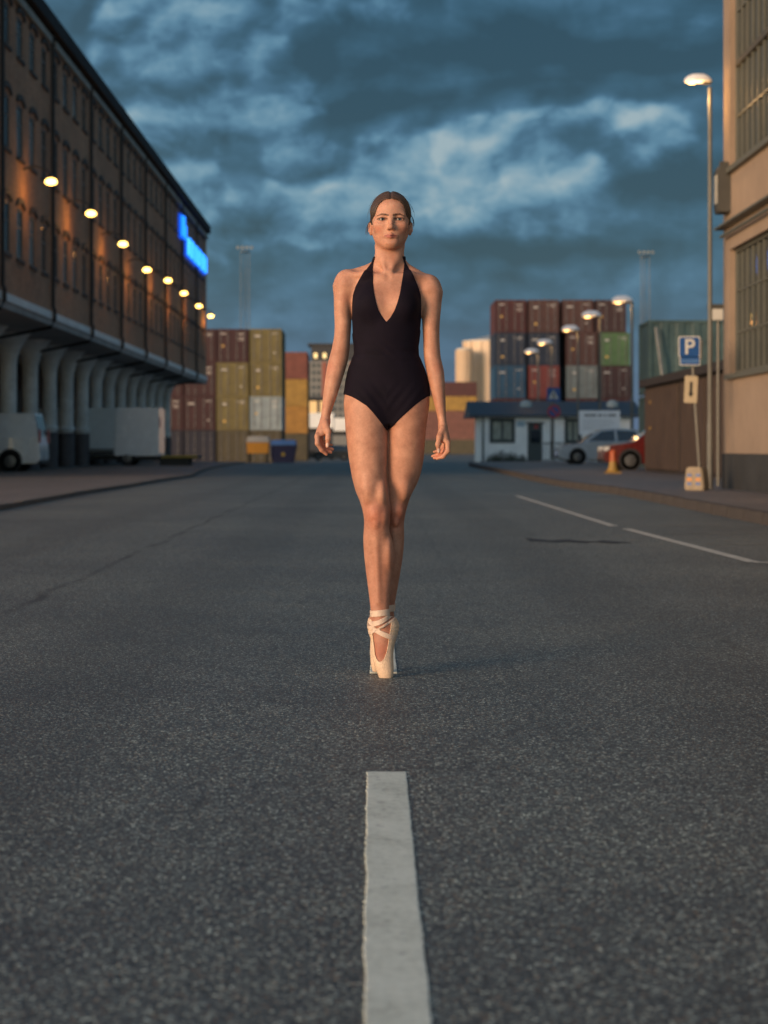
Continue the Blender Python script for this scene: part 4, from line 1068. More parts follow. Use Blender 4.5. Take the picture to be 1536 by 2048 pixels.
# yellow marker cone by the red car
YC = 49.5
cn = thing('marker_cone', 'yellow and orange marker cone standing before the red car', 'cone', (gx(1226, YC), YC, .12))
m = MB(); m.box(-.22, .22, -.2, .2, 0, .05); m.obj('base', mat('amber_plastic', (.24, .15, .045), .6), cn, bevel=.015)
m = MB(); m.lathe([(.19, .05), (.12, .17), (.105, .30), (.10, .34)], n=18); m.obj('skirt', mat('amber_plastic2', (.30, .18, .04), .6), cn, smooth=True)
m = MB(); m.lathe([(.10, .34), (.09, .55), (.10, .56), (.10, .60), (.03, .66)], n=18); m.obj('top', mat('orange_plastic2', (.40, .085, .025), .5), cn, smooth=False)
m = MB(); m.lathe([(.097, .40), (.093, .46)], n=18); m.obj('reflective_band', M_swhite, cn)
# dark booth, barrier fence and bollards in front of the hut
YB = 99.0
bo = thing('booth', 'narrow dark ticket booth in front of the white hut', 'booth', (gx(1071, YB), YB, gz(YB)))
m = MB(); m.box(-.38, .38, 0, .8, 0, 2.15); m.obj('cabinet', M_dkframe, bo, bevel=.03)
m = MB(); m.box(-.46, .46, -.1, .9, 2.152, 2.26); m.obj('roof', M_bar, bo)
m = MB(); m.box(-.26, .26, -.025, -.003, 1.1, 1.8); m.obj('screen', M_carglass, bo)
m = MB(); m.box(-.05, .12, -.03, -.004, 1.9, 2.1); m.obj('red_label', M_sred, bo)
fe = thing('fence', 'low dark railing with upright bars between the booth and the parked cars', 'fence', (gx(1088, 92), 92, 0))
L_ = gx(1210, 92) - gx(1088, 92)
for z in (.15, 1.0):
    m = MB(); m.box(0, L_, -.02, .02, z, z+.05); m.obj('rail', M_iron, fe)
bar_me = MB().box(-.014, .014, -.014, .014, .0, 1.1).mesh('bar', M_iron)
for i in range(int(L_/.16)+1): add('bar', bar_me, fe, (i*.16, .04, 0))
# floodlight box at the corner behind the tall street lamp
wb = thing('wall_box', 'small pale cabinet on a bracket beside the tall street lamp pole', 'cabinet', (gx(1433, 34), 34.0, CAM_Z - (640-HOR)*34/F_PX))
m = MB(); m.box(-.13, .13, 0, .2, 0, .21); m.obj('cabinet', M_swhite, wb, bevel=.01)
m = MB(); m.box(-.14, .16, .0, .2, .215, .30); m.obj('bracket', M_bar, wb)
m = MB(); m.tube([(.05, .1, -.003), (.05, .1, -(CAM_Z - (640-HOR)*34/F_PX) + .12)], .03, 8); m.obj('post', M_pole, wb)
# ------------------------------------------------------------------ the dancer: one continuous body grown from a signed-distance field
SC = 530.0; PX0, PY0 = 770.0, 1350.0
def ux(px): return (px - PX0) / SC
def uz(py): return (PY0 - py) / SC
def steps(segs):
    out = [np.arange(a, b, s) for a, b, s in segs]
    return np.concatenate(out + [[segs[-1][1]]]).astype(np.float32)
class Field:
    def __init__(self, xs, ys, zs):
        self.xs, self.ys, self.zs = xs, ys, zs
        self.d = np.full((len(xs), len(ys), len(zs)), 1.0, np.float32)
    def sub(self, lo, hi):
        s = []
        for a, l, h in zip((self.xs, self.ys, self.zs), lo, hi):
            i0 = max(0, int(np.searchsorted(a, l)) - 1); i1 = min(len(a), int(np.searchsorted(a, h)) + 1)
            s.append(slice(i0, max(i1, i0 + 1)))
        return tuple(s)
    def grid(self, s):
        return self.xs[s[0]][:, None, None], self.ys[s[1]][None, :, None], self.zs[s[2]][None, None, :]
    def add(self, fn, lo, hi, k=0.01, pad=0.03):
        s = self.sub([a - pad for a in lo], [a + pad for a in hi])
        x, y, z = self.grid(s); b = fn(x, y, z); a = self.d[s]
        kk = k(z) if callable(k) else k
        h = np.maximum(kk - np.abs(a - b), 0) / kk
        self.d[s] = np.minimum(a, b) - h * h * kk * 0.25
    def cut(self, fn, lo, hi, k=0.004, pad=0.02):
        s = self.sub([a - pad for a in lo], [a + pad for a in hi])
        x, y, z = self.grid(s); b = -fn(x, y, z); a = self.d[s]
        h = np.maximum(k - np.abs(a - b), 0) / k
        self.d[s] = np.maximum(a, b) + h * h * k * 0.25
def ell(c, r):
    def fn(x, y, z):
        px, py, pz = (x - c[0]), (y - c[1]), (z - c[2])
        k0 = np.sqrt((px/r[0])**2 + (py/r[1])**2 + (pz/r[2])**2) + 1e-6
        k1 = np.sqrt((px/r[0]**2)**2 + (py/r[1]**2)**2 + (pz/r[2]**2)**2) + 1e-6
        return (k0 * (k0 - 1) / k1).astype(np.float32)
    return fn, [c[i] - r[i] for i in range(3)], [c[i] + r[i] for i in range(3)]
def cap(a, b, ra, rb=None):
    rb = ra if rb is None else rb
    a = np.array(a, float); b = np.array(b, float); ab = b - a; L = float(ab @ ab)
    def fn(x, y, z):
        t = np.clip(((x-a[0])*ab[0] + (y-a[1])*ab[1] + (z-a[2])*ab[2]) / L, 0, 1)
        return (np.sqrt((x-a[0]-ab[0]*t)**2 + (y-a[1]-ab[1]*t)**2 + (z-a[2]-ab[2]*t)**2) - (ra + (rb-ra)*t)).astype(np.float32)
    m = max(ra, rb)
    return fn, list(np.minimum(a, b) - m), list(np.maximum(a, b) + m)
def loft(rows, sm=0.010, inset=0.0, cap_r=0.0):
    """rows of (photo y, left x, right x, centre depth, half depth front, half depth back)"""
    rows = sorted(rows, key=lambda r_: -r_[0])
    A = np.array(rows, float)
    z = (PY0 - A[:, 0]) / SC
    zz = np.arange(z[0] - 0.05, z[-1] + 0.05, 0.002)
    cols = [(A[:, 1] + A[:, 2]) / 2 / SC - PX0 / SC, (A[:, 2] - A[:, 1]) / 2 / SC - inset, A[:, 3], A[:, 4] - inset, A[:, 5] - inset]
    w = np.exp(-0.5 * (np.arange(-15, 16) * 0.002 / sm) ** 2); w /= w.sum()
    tab = []
    for c in cols:
        q = np.interp(zz, z, c); q = np.convolve(np.pad(q, 15, mode='edge'), w, mode='valid'); tab.append(q)
    z0, z1 = z[0], z[-1]
    def fn(x, y, zg):
        g = zg.reshape(-1)
        cx, a, cy, bf, bb = [np.interp(g, zz, q)[None, None, :].astype(np.float32) for q in tab]
        px, py = x - cx, y - cy
        b = np.where(py < 0, bf, bb)
        k0 = np.sqrt((px/a)**2 + (py/b)**2) + 1e-6; k1 = np.sqrt((px/a**2)**2 + (py/b**2)**2) + 1e-6
        d2 = k0 * (k0 - 1) / k1
        dz = np.maximum(z0 - zg, zg - z1) + cap_r
        d2 = d2 + cap_r
        return (np.sqrt(np.maximum(d2, 0)**2 + np.maximum(dz, 0)**2) + np.minimum(np.maximum(d2, dz), 0) - cap_r).astype(np.float32)
    lo = [cols[0].min() - cols[1].max() - .02, (A[:, 3] - A[:, 4]).min() - .02, z0 - .01]
    hi = [cols[0].max() + cols[1].max() + .02, (A[:, 3] + A[:, 5]).max() + .02, z1 + .01]
    return fn, lo, hi
def poly_sdf(pts, X, Z):
    """signed distance (negative inside) to a polygon given in photo pixels, on a 2-D grid of metres"""
    P = np.array([(ux(a), uz(b)) for a, b in pts]); n = len(P)
    d = np.full(np.broadcast(X, Z).shape, 1e9); inside = np.zeros_like(d, bool)
    for i in range(n):
        a, b = P[i], P[(i+1) % n]; e = b - a
        t = np.clip(((X - a[0])*e[0] + (Z - a[1])*e[1]) / (e @ e + 1e-12), 0, 1)
        d = np.minimum(d, np.hypot(X - a[0] - e[0]*t, Z - a[1] - e[1]*t))
        cond = (a[1] > Z) != (b[1] > Z)
        xi = a[0] + (Z - a[1]) * e[0] / (e[1] if abs(e[1]) > 1e-9 else 1e-9)
        inside ^= cond & (X < xi)
    return np.where(inside, -d, d).astype(np.float32)
def nets(d, xs, ys, zs):
    """surface nets on a rectilinear grid"""
    neg = d < 0
    nx, ny, nz = d.shape
    cs = np.zeros((nx-1, ny-1, nz-1), np.uint8)
    for i in (0, 1):
        for j in (0, 1):
            for k in (0, 1):
                cs += neg[i:nx-1+i, j:ny-1+j, k:nz-1+k]
    act = (cs > 0) & (cs < 8)
    I, J, K = np.nonzero(act)
    idx = np.full(act.shape, -1, np.int32); idx[I, J, K] = np.arange(len(I))
    acc = np.zeros((len(I), 3)); cnt = np.zeros(len(I))
    corners = [(i, j, k) for i in (0, 1) for j in (0, 1) for k in (0, 1)]
    for a in corners:
        for ax in range(3):
            if a[ax]: continue
            b = list(a); b[ax] = 1
            da = d[I+a[0], J+a[1], K+a[2]].astype(float); db = d[I+b[0], J+b[1], K+b[2]].astype(float)
            m = (da < 0) != (db < 0)
            t = np.where(m, da / np.where(m, da - db, 1), 0)
            p = np.stack([xs[I+a[0]], ys[J+a[1]], zs[K+a[2]]], 1).astype(float)
            q = np.stack([xs[I+b[0]], ys[J+b[1]], zs[K+b[2]]], 1)
            p = p + (q - p) * t[:, None]
            acc += np.where(m[:, None], p, 0); cnt += m
    V = acc / cnt[:, None]
    quads = []
    for ax in range(3):
        sl0 = [slice(None)]*3; sl1 = [slice(None)]*3
        sl0[ax] = slice(0, -1); sl1[ax] = slice(1, None)
        s0, s1 = neg[tuple(sl0)], neg[tuple(sl1)]
        cr = s0 != s1
        o1, o2 = (ax+1) % 3, (ax+2) % 3
        g = np.nonzero(cr); g = [np.array(q) for q in g]
        ok = (g[o1] > 0) & (g[o2] > 0) & (g[o1] < d.shape[o1]-1) & (g[o2] < d.shape[o2]-1)
        g = [q[ok] for q in g]; flip = s0[tuple(g)]
        def cell(a, b):
            c = [None]*3; c[ax] = g[ax]; c[o1] = g[o1] - a; c[o2] = g[o2] - b
            return idx[tuple(c)]
        q = np.stack([cell(1, 1), cell(0, 1), cell(0, 0), cell(1, 0)], 1)
        q[~flip] = q[~flip][:, ::-1]
        quads.append(q)
    Q = np.concatenate(quads); Q = Q[(Q >= 0).all(1)]
    return V, Q
def laplace(V, Q, it=2, lam=0.5):
    e = np.concatenate([Q[:, [0, 1]], Q[:, [1, 2]], Q[:, [2, 3]], Q[:, [3, 0]]])
    for _ in range(it):
        s = np.zeros_like(V); n = np.zeros(len(V))
        for c in range(3):
            s[:, c] = np.bincount(e[:, 0], V[e[:, 1], c], len(V)) + np.bincount(e[:, 1], V[e[:, 0], c], len(V))
        n = np.bincount(e[:, 0], minlength=len(V)) + np.bincount(e[:, 1], minlength=len(V))
        V = V + lam * (s / np.maximum(n, 1)[:, None] - V)
    return V
def mesh_np(name, V, Q, material):
    me = bpy.data.meshes.new(name)
    me.vertices.add(len(V)); me.vertices.foreach_set('co', V.astype(np.float32).ravel())
    me.loops.add(Q.size); me.loops.foreach_set('vertex_index', Q.astype(np.int32).ravel())
    me.polygons.add(len(Q)); me.polygons.foreach_set('loop_start', np.arange(0, Q.size, 4, dtype=np.int32))
    me.polygons.foreach_set('use_smooth', np.ones(len(Q), bool))
    me.materials.append(material); me.update(); me.validate(); return me
def set_col(me, col):
    at_ = me.color_attributes.new('tint', 'FLOAT_COLOR', 'POINT')
    at_.data.foreach_set('color', np.concatenate([col, np.ones((len(col), 1))], 1).astype(np.float32).ravel())

# ---- body
G = Field(steps([(-.29, -.19, .0022), (-.19, -.07, .003), (-.07, .115, .0017), (.115, .17, .003), (.17, .268, .0022)]),
          steps([(-.165, -.085, .0017), (-.085, -.02, .0022), (-.02, .175, .0032)]),
          steps([(-.012, .80, .0032), (.80, .985, .0022), (.985, 1.56, .0032), (1.56, 1.86, .0017)]))
torso = [(512, 765, 795, .026, .010, .012), (528, 746, 812, .024, .022, .032), (537, 732, 824, .021, .036, .046), (546, 715, 838, .018, .050, .058), (560, 697, 856, .016, .074, .080), (575, 699, 851, .013, .090, .088), (592, 701.5, 846, .010, .100, .090), (620, 703.5, 843, .006, .104, .088),
         (650, 704.5, 841, .003, .099, .083), (680, 707, 837.5, 0, .090, .078), (702, 710.5, 834.5, -.002, .084, .076),
         (720, 705.5, 839.5, 0, .083, .082), (740, 697.5, 848.5, .003, .086, .092), (765, 693, 855.5, .006, .090, .104),
         (790, 691.5, 856, .008, .092, .112), (815, 692, 854, .010, .088, .112), (845, 705, 842, .012, .070, .09)]
legA = [(740, 715, 755, .0, .02, .02), (770, 699, 769, .0, .070, .09), (800, 691, 771, .0, .088, .108), (830, 689.6, 773.5, -.002, .090, .108), (860, 690.8, 775.5, -.004, .089, .100), (880, 692.6, 776, -.006, .088, .094), (917, 697.5, 774.3, -.010, .084, .086),
        (952, 703.4, 773.3, -.016, .078, .078), (982, 711, 775.7, -.022, .068, .070), (1001, 719.5, 779, -.026, .062, .064), (1021, 725.6, 781.2, -.030, .060, .058), (1041, 728.6, 780, -.031, .056, .055),
        (1056, 727.8, 778, -.030, .051, .056), (1075, 726.4, 781.5, -.028, .048, .062), (1092, 727, 787, -.027, .046, .067), (1107, 728, 789.6, -.026, .045, .067), (1127, 730, 788, -.027, .043, .062),
        (1150, 732.8, 784.6, -.030, .040, .054), (1177, 736.5, 781, -.034, .037, .045), (1200, 739.3, 779, -.038, .034, .038), (1218, 741.5, 777.5, -.042, .033, .036), (1236, 743.5, 778, -.046, .034, .040), (1250, 744, 780, -.052, .036, .046)]
legB = [(740, 792, 835, .012, .02, .02), (770, 780, 850, .012, .070, .09), (800, 776, 856, .014, .088, .108), (830, 774.5, 855, .016, .088, .106), (860, 773, 852.6, .020, .086, .098), (880, 772, 850.6, .022, .085, .094), (917, 770, 848, .026, .080, .086),
        (945, 768, 842.8, .030, .075, .080), (968, 768, 835, .033, .070, .074), (989, 768.5, 823.5, .037, .064, .068), (1007, 770, 816.8, .040, .060, .062), (1027, 770.5, 811.5, .042, .056, .056),
        (1047, 768, 808, .044, .050, .054), (1075, 764, 809, .047, .046, .060), (1101, 761, 807.6, .050, .044, .064), (1127, 760, 804.5, .053, .042, .060), (1150, 760, 800.5, .056, .039, .052),
        (1171, 760, 797, .058, .037, .045), (1201, 762, 791.6, .062, .034, .038), (1218, 763.5, 788.6, .064, .033, .036), (1236, 763, 787.5, .066, .034, .040), (1250, 762, 787, .068, .035, .044)]
shoeA = [(1233, 737.5, 790, -.024, .040, .052), (1241, 735, 797, -.024, .052, .056), (1252, 733.8, 799, -.028, .058, .054), (1262, 736.5, 796.5, -.036, .054, .048), (1275, 741, 792, -.046, .046, .042), (1290, 743.6, 788, -.058, .036, .036),
         (1305, 744.5, 786, -.064, .033, .035), (1320, 746.5, 786.6, -.068, .032, .034), (1335, 751.5, 787, -.071, .030, .031), (1345, 755.5, 786.4, -.072, .026, .027), (1352, 759, 785, -.072, .022, .022)]
shoeB = [(1233, 757, 789, .082, .040, .052), (1252, 744, 790, .080, .050, .050), (1270, 741, 787, .068, .045, .042), (1290, 740.5, 778, .058, .036, .036), (1310, 740, 770, .052, .033, .035), (1330, 741, 765, .048, .030, .031), (1340, 743, 761, .047, .026, .027), (1346.5, 745.5, 758, .047, .021, .021)]
armA = [(572, 669.5, 712, .012, .040, .042), (585, 668, 708, .010, .044, .044), (600, 667.6, 704, .009, .044, .044), (622, 668, 702.5, .008, .042, .043), (650, 669.4, 702.5, .005, .040, .040), (673, 668.4, 701, .002, .037, .038), (700, 663, 699, 0, .035, .036),
        (722, 656.6, 696, -.003, .036, .036), (745, 652, 689.5, -.008, .037, .035), (765, 649.5, 683, -.013, .035, .033), (790, 646.5, 675, -.019, .030, .029), (812, 644.6, 667, -.024, .026, .025), (832, 642.5, 660.5, -.028, .023, .022), (846, 640.5, 661, -.031, .026, .024)]
armB = [(584, 838, 882.4, .012, .040, .042), (596, 842, 883.5, .010, .044, .044), (612, 843, 883, .009, .044, .044), (633, 843.6, 880.5, .008, .042, .043), (655, 845, 879, .005, .040, .040), (680, 846.4, 879, .002, .037, .038), (700, 847, 880, 0, .035, .036),
        (715, 847.5, 881.3, -.002, .036, .036), (740, 851.5, 887.5, -.007, .037, .035), (764, 857, 889.5, -.012, .036, .034), (784, 862, 890.2, -.017, .033, .031), (806, 867.5, 890.8, -.022, .028, .026), (828, 872.7, 891.2, -.026, .023, .022), (846, 876.5, 892.5, -.030, .023, .022), (858, 877, 894.5, -.033, .026, .024)]
def combine(dst, src, s, k):
    a = dst[s]; h = np.maximum(k - np.abs(a - src), 0) / k
    dst[s] = np.minimum(a, src) - h * h * k * .25
G.add(*loft(torso), k=.001)
def P3(px, py, y): return (ux(px), y, uz(py))
# shoulder girdle, collar bones, bust, navel hollow
for sx_, sh in ((-1, (689, 565)), (1, (862, 575))):
    G.add(*cap(P3(779 + sx_*22, 533, .022), P3(sh[0] - sx_*4, sh[1] - 9, .016), .022, .027), k=.030)
    G.add(*cap(P3(776 + sx_*10, 556, -.050), P3(776 + sx_*45, 551, -.046), .0070, .0070), k=.030)
    G.add(*cap(P3(776 + sx_*45, 551, -.046), P3(sh[0] + sx_*-6, sh[1] - 15, -.012), .0070, .010), k=.030)
    G.add(*ell(P3(773 + sx_*33, 612, -.066), (.047, .046, .050)), k=.040)
    G.add(*cap(P3(776 + sx_*5, 545, -.045), P3(780 + sx_*22, 492, .010), .0085, .011), k=.016)
G.add(*ell(P3(779, 534, -.012), (.022, .022, .030)), k=.024)
# neck
G.add(*loft([(470, 755, 803, .012, .045, .055), (487, 752.5, 805.5, .012, .047, .057), (500, 751.5, 806.6, .012, .049, .058), (515, 749, 808.5, .014, .050, .060), (528, 746, 812, .016, .048, .060), (545, 744, 814, .024, .030, .050), (556, 750, 808, .030, .012, .030)]), k=.020)
# legs: each blends into the pelvis, but they only touch each other
legs = []
base = G.d.copy()
sL = np.s_[:, :, :]
top = base
zhi = int(np.searchsorted(G.zs, uz(715)))
sl = np.s_[:, :, :zhi]
T1 = top[sl].copy(); T2 = top[sl].copy()
gx_, gy_, gz_ = G.grid((slice(None), slice(None), slice(0, zhi)))
def prep(T, rows, extra, shoe):
    f, lo, hi = loft(rows)
    b = f(gx_, gy_, gz_)
    k = .03; h = np.maximum(k - np.abs(T - b), 0) / k; T = np.minimum(T, b) - h*h*k*.25
    for (fn, lo, hi), k in extra:
        b = fn(gx_, gy_, gz_); h = np.maximum(k - np.abs(T - b), 0) / k; T = np.minimum(T, b) - h*h*k*.25
    b = loft(shoe, inset=.0032)[0](gx_, gy_, gz_); k = .012
    h = np.maximum(k - np.abs(T - b), 0) / k; return np.minimum(T, b) - h*h*k*.25
T1 = prep(T1, legA, [(ell(P3(750, 1026, -.076), (.021, .018, .026)), .020), (ell(P3(766, 1030, -.062), (.016, .02, .026)), .014), (cap(P3(752, 1062, -.068), P3(757, 1200, -.066), .008, .006), .016), (ell(P3(736, 975, -.070), (.024, .028, .055)), .022), (ell(P3(763, 985, -.068), (.018, .026, .040)), .020), (ell(P3(752, 1046, -.079), (.011, .010, .016)), .012), (ell(P3(776, 1105, -.040), (.016, .030, .06)), .016)], shoeA)
T2 = prep(T2, legB, [(ell(P3(795, 1022, -.006), (.020, .017, .026)), .020), (cap(P3(790, 1062, .006), P3(778, 1200, .030), .008, .006), .016), (ell(P3(808, 970, -.018), (.024, .028, .055)), .022), (ell(P3(792, 1044, -.008), (.011, .010, .016)), .012)], shoeB)
k = .005; h = np.maximum(k - np.abs(T1 - T2), 0) / k
G.d[sl] = np.minimum(T1, T2) - h*h*k*.25
del T1, T2, base, top
TORSO = G.d.copy()        # body without arms and head: what the leotard lies on
# arms
karm = lambda z: (.004 + .026*np.clip((z - uz(640))/(uz(596) - uz(640)), 0, 1)).astype(np.float32)
G.add(*loft(armA), k=karm); G.add(*loft(armB), k=karm)
G.add(*ell(P3(690.5, 568, .012), (.041, .046, .046)), k=.028)
G.add(*ell(P3(861, 578, .012), (.041, .046, .046)), k=.028)
# hands
def chain(pts, r, k=.005):
    for a, b, ra, rb in zip(pts[:-1], pts[1:], r[:-1], r[1:]): G.add(*cap(P3(*a), P3(*b), ra, rb), k=k, pad=.015)
G.add(*loft([(836, 642, 660.5, -.029, .023, .022), (850, 637.5, 661, -.033, .031, .026), (862, 632.5, 659, -.036, .036, .028), (873, 629.5, 653, -.038, .037, .030)], cap_r=.006), k=.006)
chain([(652, 846, -.056), (657, 862, -.072), (657, 877, -.076), (655.5, 893, -.072)], [.0125, .0105, .0088, .0068], .008)
chain([(636, 871, -.066), (636, 887, -.072), (644, 900, -.066), (653.5, 908.5, -.060)], [.0105, .0090, .0080, .0062])
chain([(635, 874, -.048), (639, 891, -.050), (650, 901, -.046), (662, 904.5, -.042)], [.0105, .0090, .0080, .0062])
chain([(637, 874, -.028), (643, 889, -.030), (654, 897, -.026), (665.5, 898.5, -.022)], [.0098, .0085, .0076, .0060])
chain([(640, 870, -.010), (646, 883, -.010), (655, 889, -.008), (663, 890, -.006)], [.0088, .0076, .0068, .0055])
G.add(*loft([(846, 876.5, 892.5, -.030, .023, .022), (860, 876, 895.5, -.034, .030, .026), (874, 877.5, 899, -.037, .035, .028), (886, 880, 901, -.039, .036, .030)], cap_r=.006), k=.006)
chain([(883, 858, -.056), (877.5, 874, -.072), (874.5, 889, -.076), (876, 904, -.072)], [.0125, .0105, .0088, .0068], .008)
chain([(894, 886, -.066), (894, 902, -.072), (885, 913, -.066), (873, 917, -.060)], [.0105, .0090, .0080, .0062])
chain([(893, 888, -.048), (890, 905, -.050), (880, 914, -.046), (868, 916, -.042)], [.0105, .0090, .0080, .0062])
chain([(892, 887, -.028), (887, 902, -.030), (876, 909, -.026), (865, 912.5, -.022)], [.0098, .0085, .0076, .0060])
chain([(890, 884, -.010), (884, 896, -.010), (876, 902, -.008), (868, 904, -.006)], [.0088, .0076, .0068, .0055])
# ---- head (offsets in metres from the point between the eyes; face towards -y)
HX, HY, HZ = ux(781), .004, uz(443)
def H(x, y, z): return (HX + x, HY + y, HZ + z)
def hadd(p, k): G.add(*p, k=k)
hadd(ell(H(0, .012, .028), (.0715, .092, .080)), .02)
hadd(ell(H(0, -.026, .036), (.060, .060, .050)), .03)
hadd(ell(H(0, -.024, -.022), (.0615, .062, .066)), .03)
hadd(ell(H(0, -.030, -.060), (.0480, .052, .040)), .03)
hadd(ell(H(0, -.070, -.0895), (.0165, .018, .0155)), .028)
for s in (-1, 1):
    hadd(cap(H(s*.050, .000, -.050), H(s*.013, -.064, -.091), .013, .010), .024)
    hadd(ell(H(s*.043, -.060, -.022), (.019, .018, .016)), .026)
    hadd(cap(H(s*.010, -.0855, .0125), H(s*.044, -.071, .0165), .0050, .005), .020)
    G.cut(*ell(H(s*.0315, -.102, -.001), (.0175, .019, .0115)), k=.016)
    hadd(ell(H(s*.0315, -.0725, -.0005), (.0160, .0140, .0130)), .006)
    G.cut(*ell(H(s*.0315, -.090, -.0012), (.0150, .022, .0052)), k=.0015)
hadd(cap(H(0, -.085, .006), H(0, -.1035, -.030), .0052, .0074), .016)
hadd(ell(H(0, -.1045, -.0335), (.0088, .0088, .0080)), .008)
for s in (-1, 1):
    hadd(ell(H(s*.0092, -.0935, -.0370), (.0058, .0088, .0058)), .006)
    G.cut(*ell(H(s*.0062, -.1005, -.0430), (.0036, .0048, .0030)), k=.002)
    hadd(cap(H(s*.003, -.0915, -.0598), H(s*.0225, -.0815, -.0645), .0042, .0024), .009)
    hadd(cap(H(0, -.0905, -.0700), H(s*.0195, -.0815, -.0660), .0054, .0026), .008)
    G.cut(*cap(H(0, -.0975, -.0645), H(s*.0235, -.0868, -.0648), .0016, .0016), k=.002)
    # ears
    hadd(ell(H(s*.0735, .010, -.026), (.0085, .016, .0265)), .006)
    hadd(cap(H(s*.079, .018, -.006), H(s*.080, .012, -.034), .0055, .0045), .006)
    G.cut(*ell(H(s*.0800, .002, -.022), (.006, .009, .014)), k=.004)
    # nostril-to-mouth fold stays soft
G.cut(*ell(H(0, -.0985, -.0795), (.020, .008, .0045)), k=.012)
V, Q = nets(G.d, G.xs, G.ys, G.zs)
V = laplace(V, Q, 2, .4)
# vertex tints: lips, brows, lashes, cheeks, knees, knuckles, nails, and shade painted into eye sockets, mouth line, nostrils
def seg_d(p, a, b):
    a, b = np.array(a), np.array(b); ab = b - a
    t = np.clip(((p - a) @ ab) / (ab @ ab), 0, 1); return np.linalg.norm(p - a - t[:, None]*ab, axis=1)
def fall(dv, r0, r1): return np.clip((r1 - dv) / (r1 - r0), 0, 1)
tint = np.tile(np.array([[.550, .300, .205]]), (len(V), 1))
def mixin(w, col): 
    global tint
    tint = tint * (1 - w[:, None]) + np.array([col]) * w[:, None]
for c, r_, w_ in ((P3(752, 1030, -.08), .075, .55), (P3(795, 1030, -.01), .075, .65), (P3(653, 895, -.05), .045, .65), (P3(875, 905, -.05), .045, .65), (P3(644, 868, -.04), .03, .3), (P3(759, 1297, -.1), .05, .6), (P3(690, 600, -.03), .03, .2), (P3(660, 735, -.03), .035, .35), (P3(880, 735, -.03), .035, .35)):
    mixin(w_ * fall(np.linalg.norm(V - np.array(c), axis=1), r_*.2, r_), (.58, .20, .125))
lw = np.clip((uz(800) - V[:, 2]) / (uz(800) - uz(1150)), 0, 1)[:, None]
tint = tint * (1 - lw * np.array([[.16, .22, .24]]))        # legs a little darker and redder downwards
for s in (-1, 1):
    mixin(.45 * fall(np.linalg.norm(V - np.array(H(s*.043, -.07, -.034)), axis=1), .006, .028), (.60, .215, .15))
    V2 = V[:, [0, 2]]; fmask = (V[:, 1] < HY - .035).astype(float)
    for (a, b, ra, rb) in (((.0100, .0125), (.0200, .0152), .0036, .0036), ((.0200, .0152), (.0340, .0172), .0036, .0030), ((.0340, .0172), (.0520, .0108), .0030, .0014)):
        a = np.array([HX + s*a[0], HZ + a[1]]); b = np.array([HX + s*b[0], HZ + b[1]]); ab = b - a
        tt = np.clip(((V2 - a) @ ab) / (ab @ ab), 0, 1); dd = np.linalg.norm(V2 - a - tt[:, None]*ab, axis=1); rr = ra + (rb - ra)*tt
        mixin(.90 * fmask * np.clip((rr*1.25 - dd) / (rr*.55), 0, 1), (.080, .040, .027))
    # lashes along the upper lid, thinner along the lower
    hp = V - np.array(H(s*.0315, 0, -.0012)); e_ = np.sqrt((hp[:, 0]/.0152)**2 + (hp[:, 2]/.0054)**2)
    front = (V[:, 1] < HY - .06)
    mixin(np.where(front & (hp[:, 2] > -.001), .95, .55) * fall(np.abs(e_ - 1.10), .10, .40) * front, (.07, .04, .03))
    mixin(.30 * fall(np.linalg.norm(hp[:, [0, 2]], axis=1), .010, .020) * front, (.42, .20, .14))  # soft shade painted into the lids and eye socket
    if s == 1:
        xl_, zl_ = np.abs(V[:, 0] - HX), V[:, 2] - HZ
        prof = np.clip(1 - (xl_/.0235)**2, 0, 1)
        up = .0068 * prof**.7 * (1 - .22*np.exp(-(xl_/.004)**2)); dn = .0088 * np.clip(1 - (xl_/.0215)**2, 0, 1)**.65
        edge_ = np.where(zl_ > -.0645, up - (zl_ + .0645), dn + (zl_ + .0645))
        mixin(.78 * fmask * np.clip(edge_/.0016 + .4, 0, 1) * (prof > 0), (.42, .135, .115))
    mixin(.9 * fall(seg_d(V, H(0, -.0975, -.0645), H(s*.0235, -.0868, -.0648)), .0018, .0034), (.22, .075, .06))  # shade of the crease between the lips, painted in
    mixin(.75 * fall(np.linalg.norm(V - np.array(H(s*.0062, -.1005, -.0425)), axis=1), .002, .0052), (.16, .06, .045))  # shade inside the nostrils, painted in
for c in (P3(655.8, 890, -.0785), P3(875.6, 901, -.0785)):
    mixin(.8 * fall(np.linalg.norm((V - np.array(c)) * np.array([1, .8, .62]), axis=1), .0042, .0064), (.80, .64, .55))
skin = bpy.data.materials.new('skin'); skin.use_nodes = True
t = NT(skin.node_tree); b = skin.node_tree.nodes['Principled BSDF']
vc = t.n('ShaderNodeVertexColor', layer_name='tint')
co = t.n('ShaderNodeTexCoord').outputs['Object']
mott = t.noise(co, 26, 4, .6); fine = t.noise(co, 260, 3, .6)
skcol = t.mix(1.0, vc.outputs[0], t.ramp(mott.outputs[0], [(.3, (.82, .74, .70)), (.7, (1.10, 1.08, 1.07))]), 'MULTIPLY')
skcol = t.mix(1.0, skcol, t.ramp(t.noise(co, 7, 3, .5).outputs[0], [(.35, (.92, .86, .84)), (.65, (1.05, 1.05, 1.05))]), 'MULTIPLY')
skcol = t.mix(1.0, skcol, t.ramp(t.noise(co, 130, 3, .7).outputs[0], [(.3, (.93, .90, .88)), (.7, (1.06, 1.06, 1.06))]), 'MULTIPLY')
skin.node_tree.links.new(skcol, b.inputs['Base Color'])
b.inputs['Roughness'].default_value = .55; b.inputs['Specular IOR Level'].default_value = .36
b.inputs['Subsurface Weight'].default_value = .18; b.inputs['Subsurface Radius'].default_value = (1, .35, .2); b.inputs['Subsurface Scale'].default_value = .012
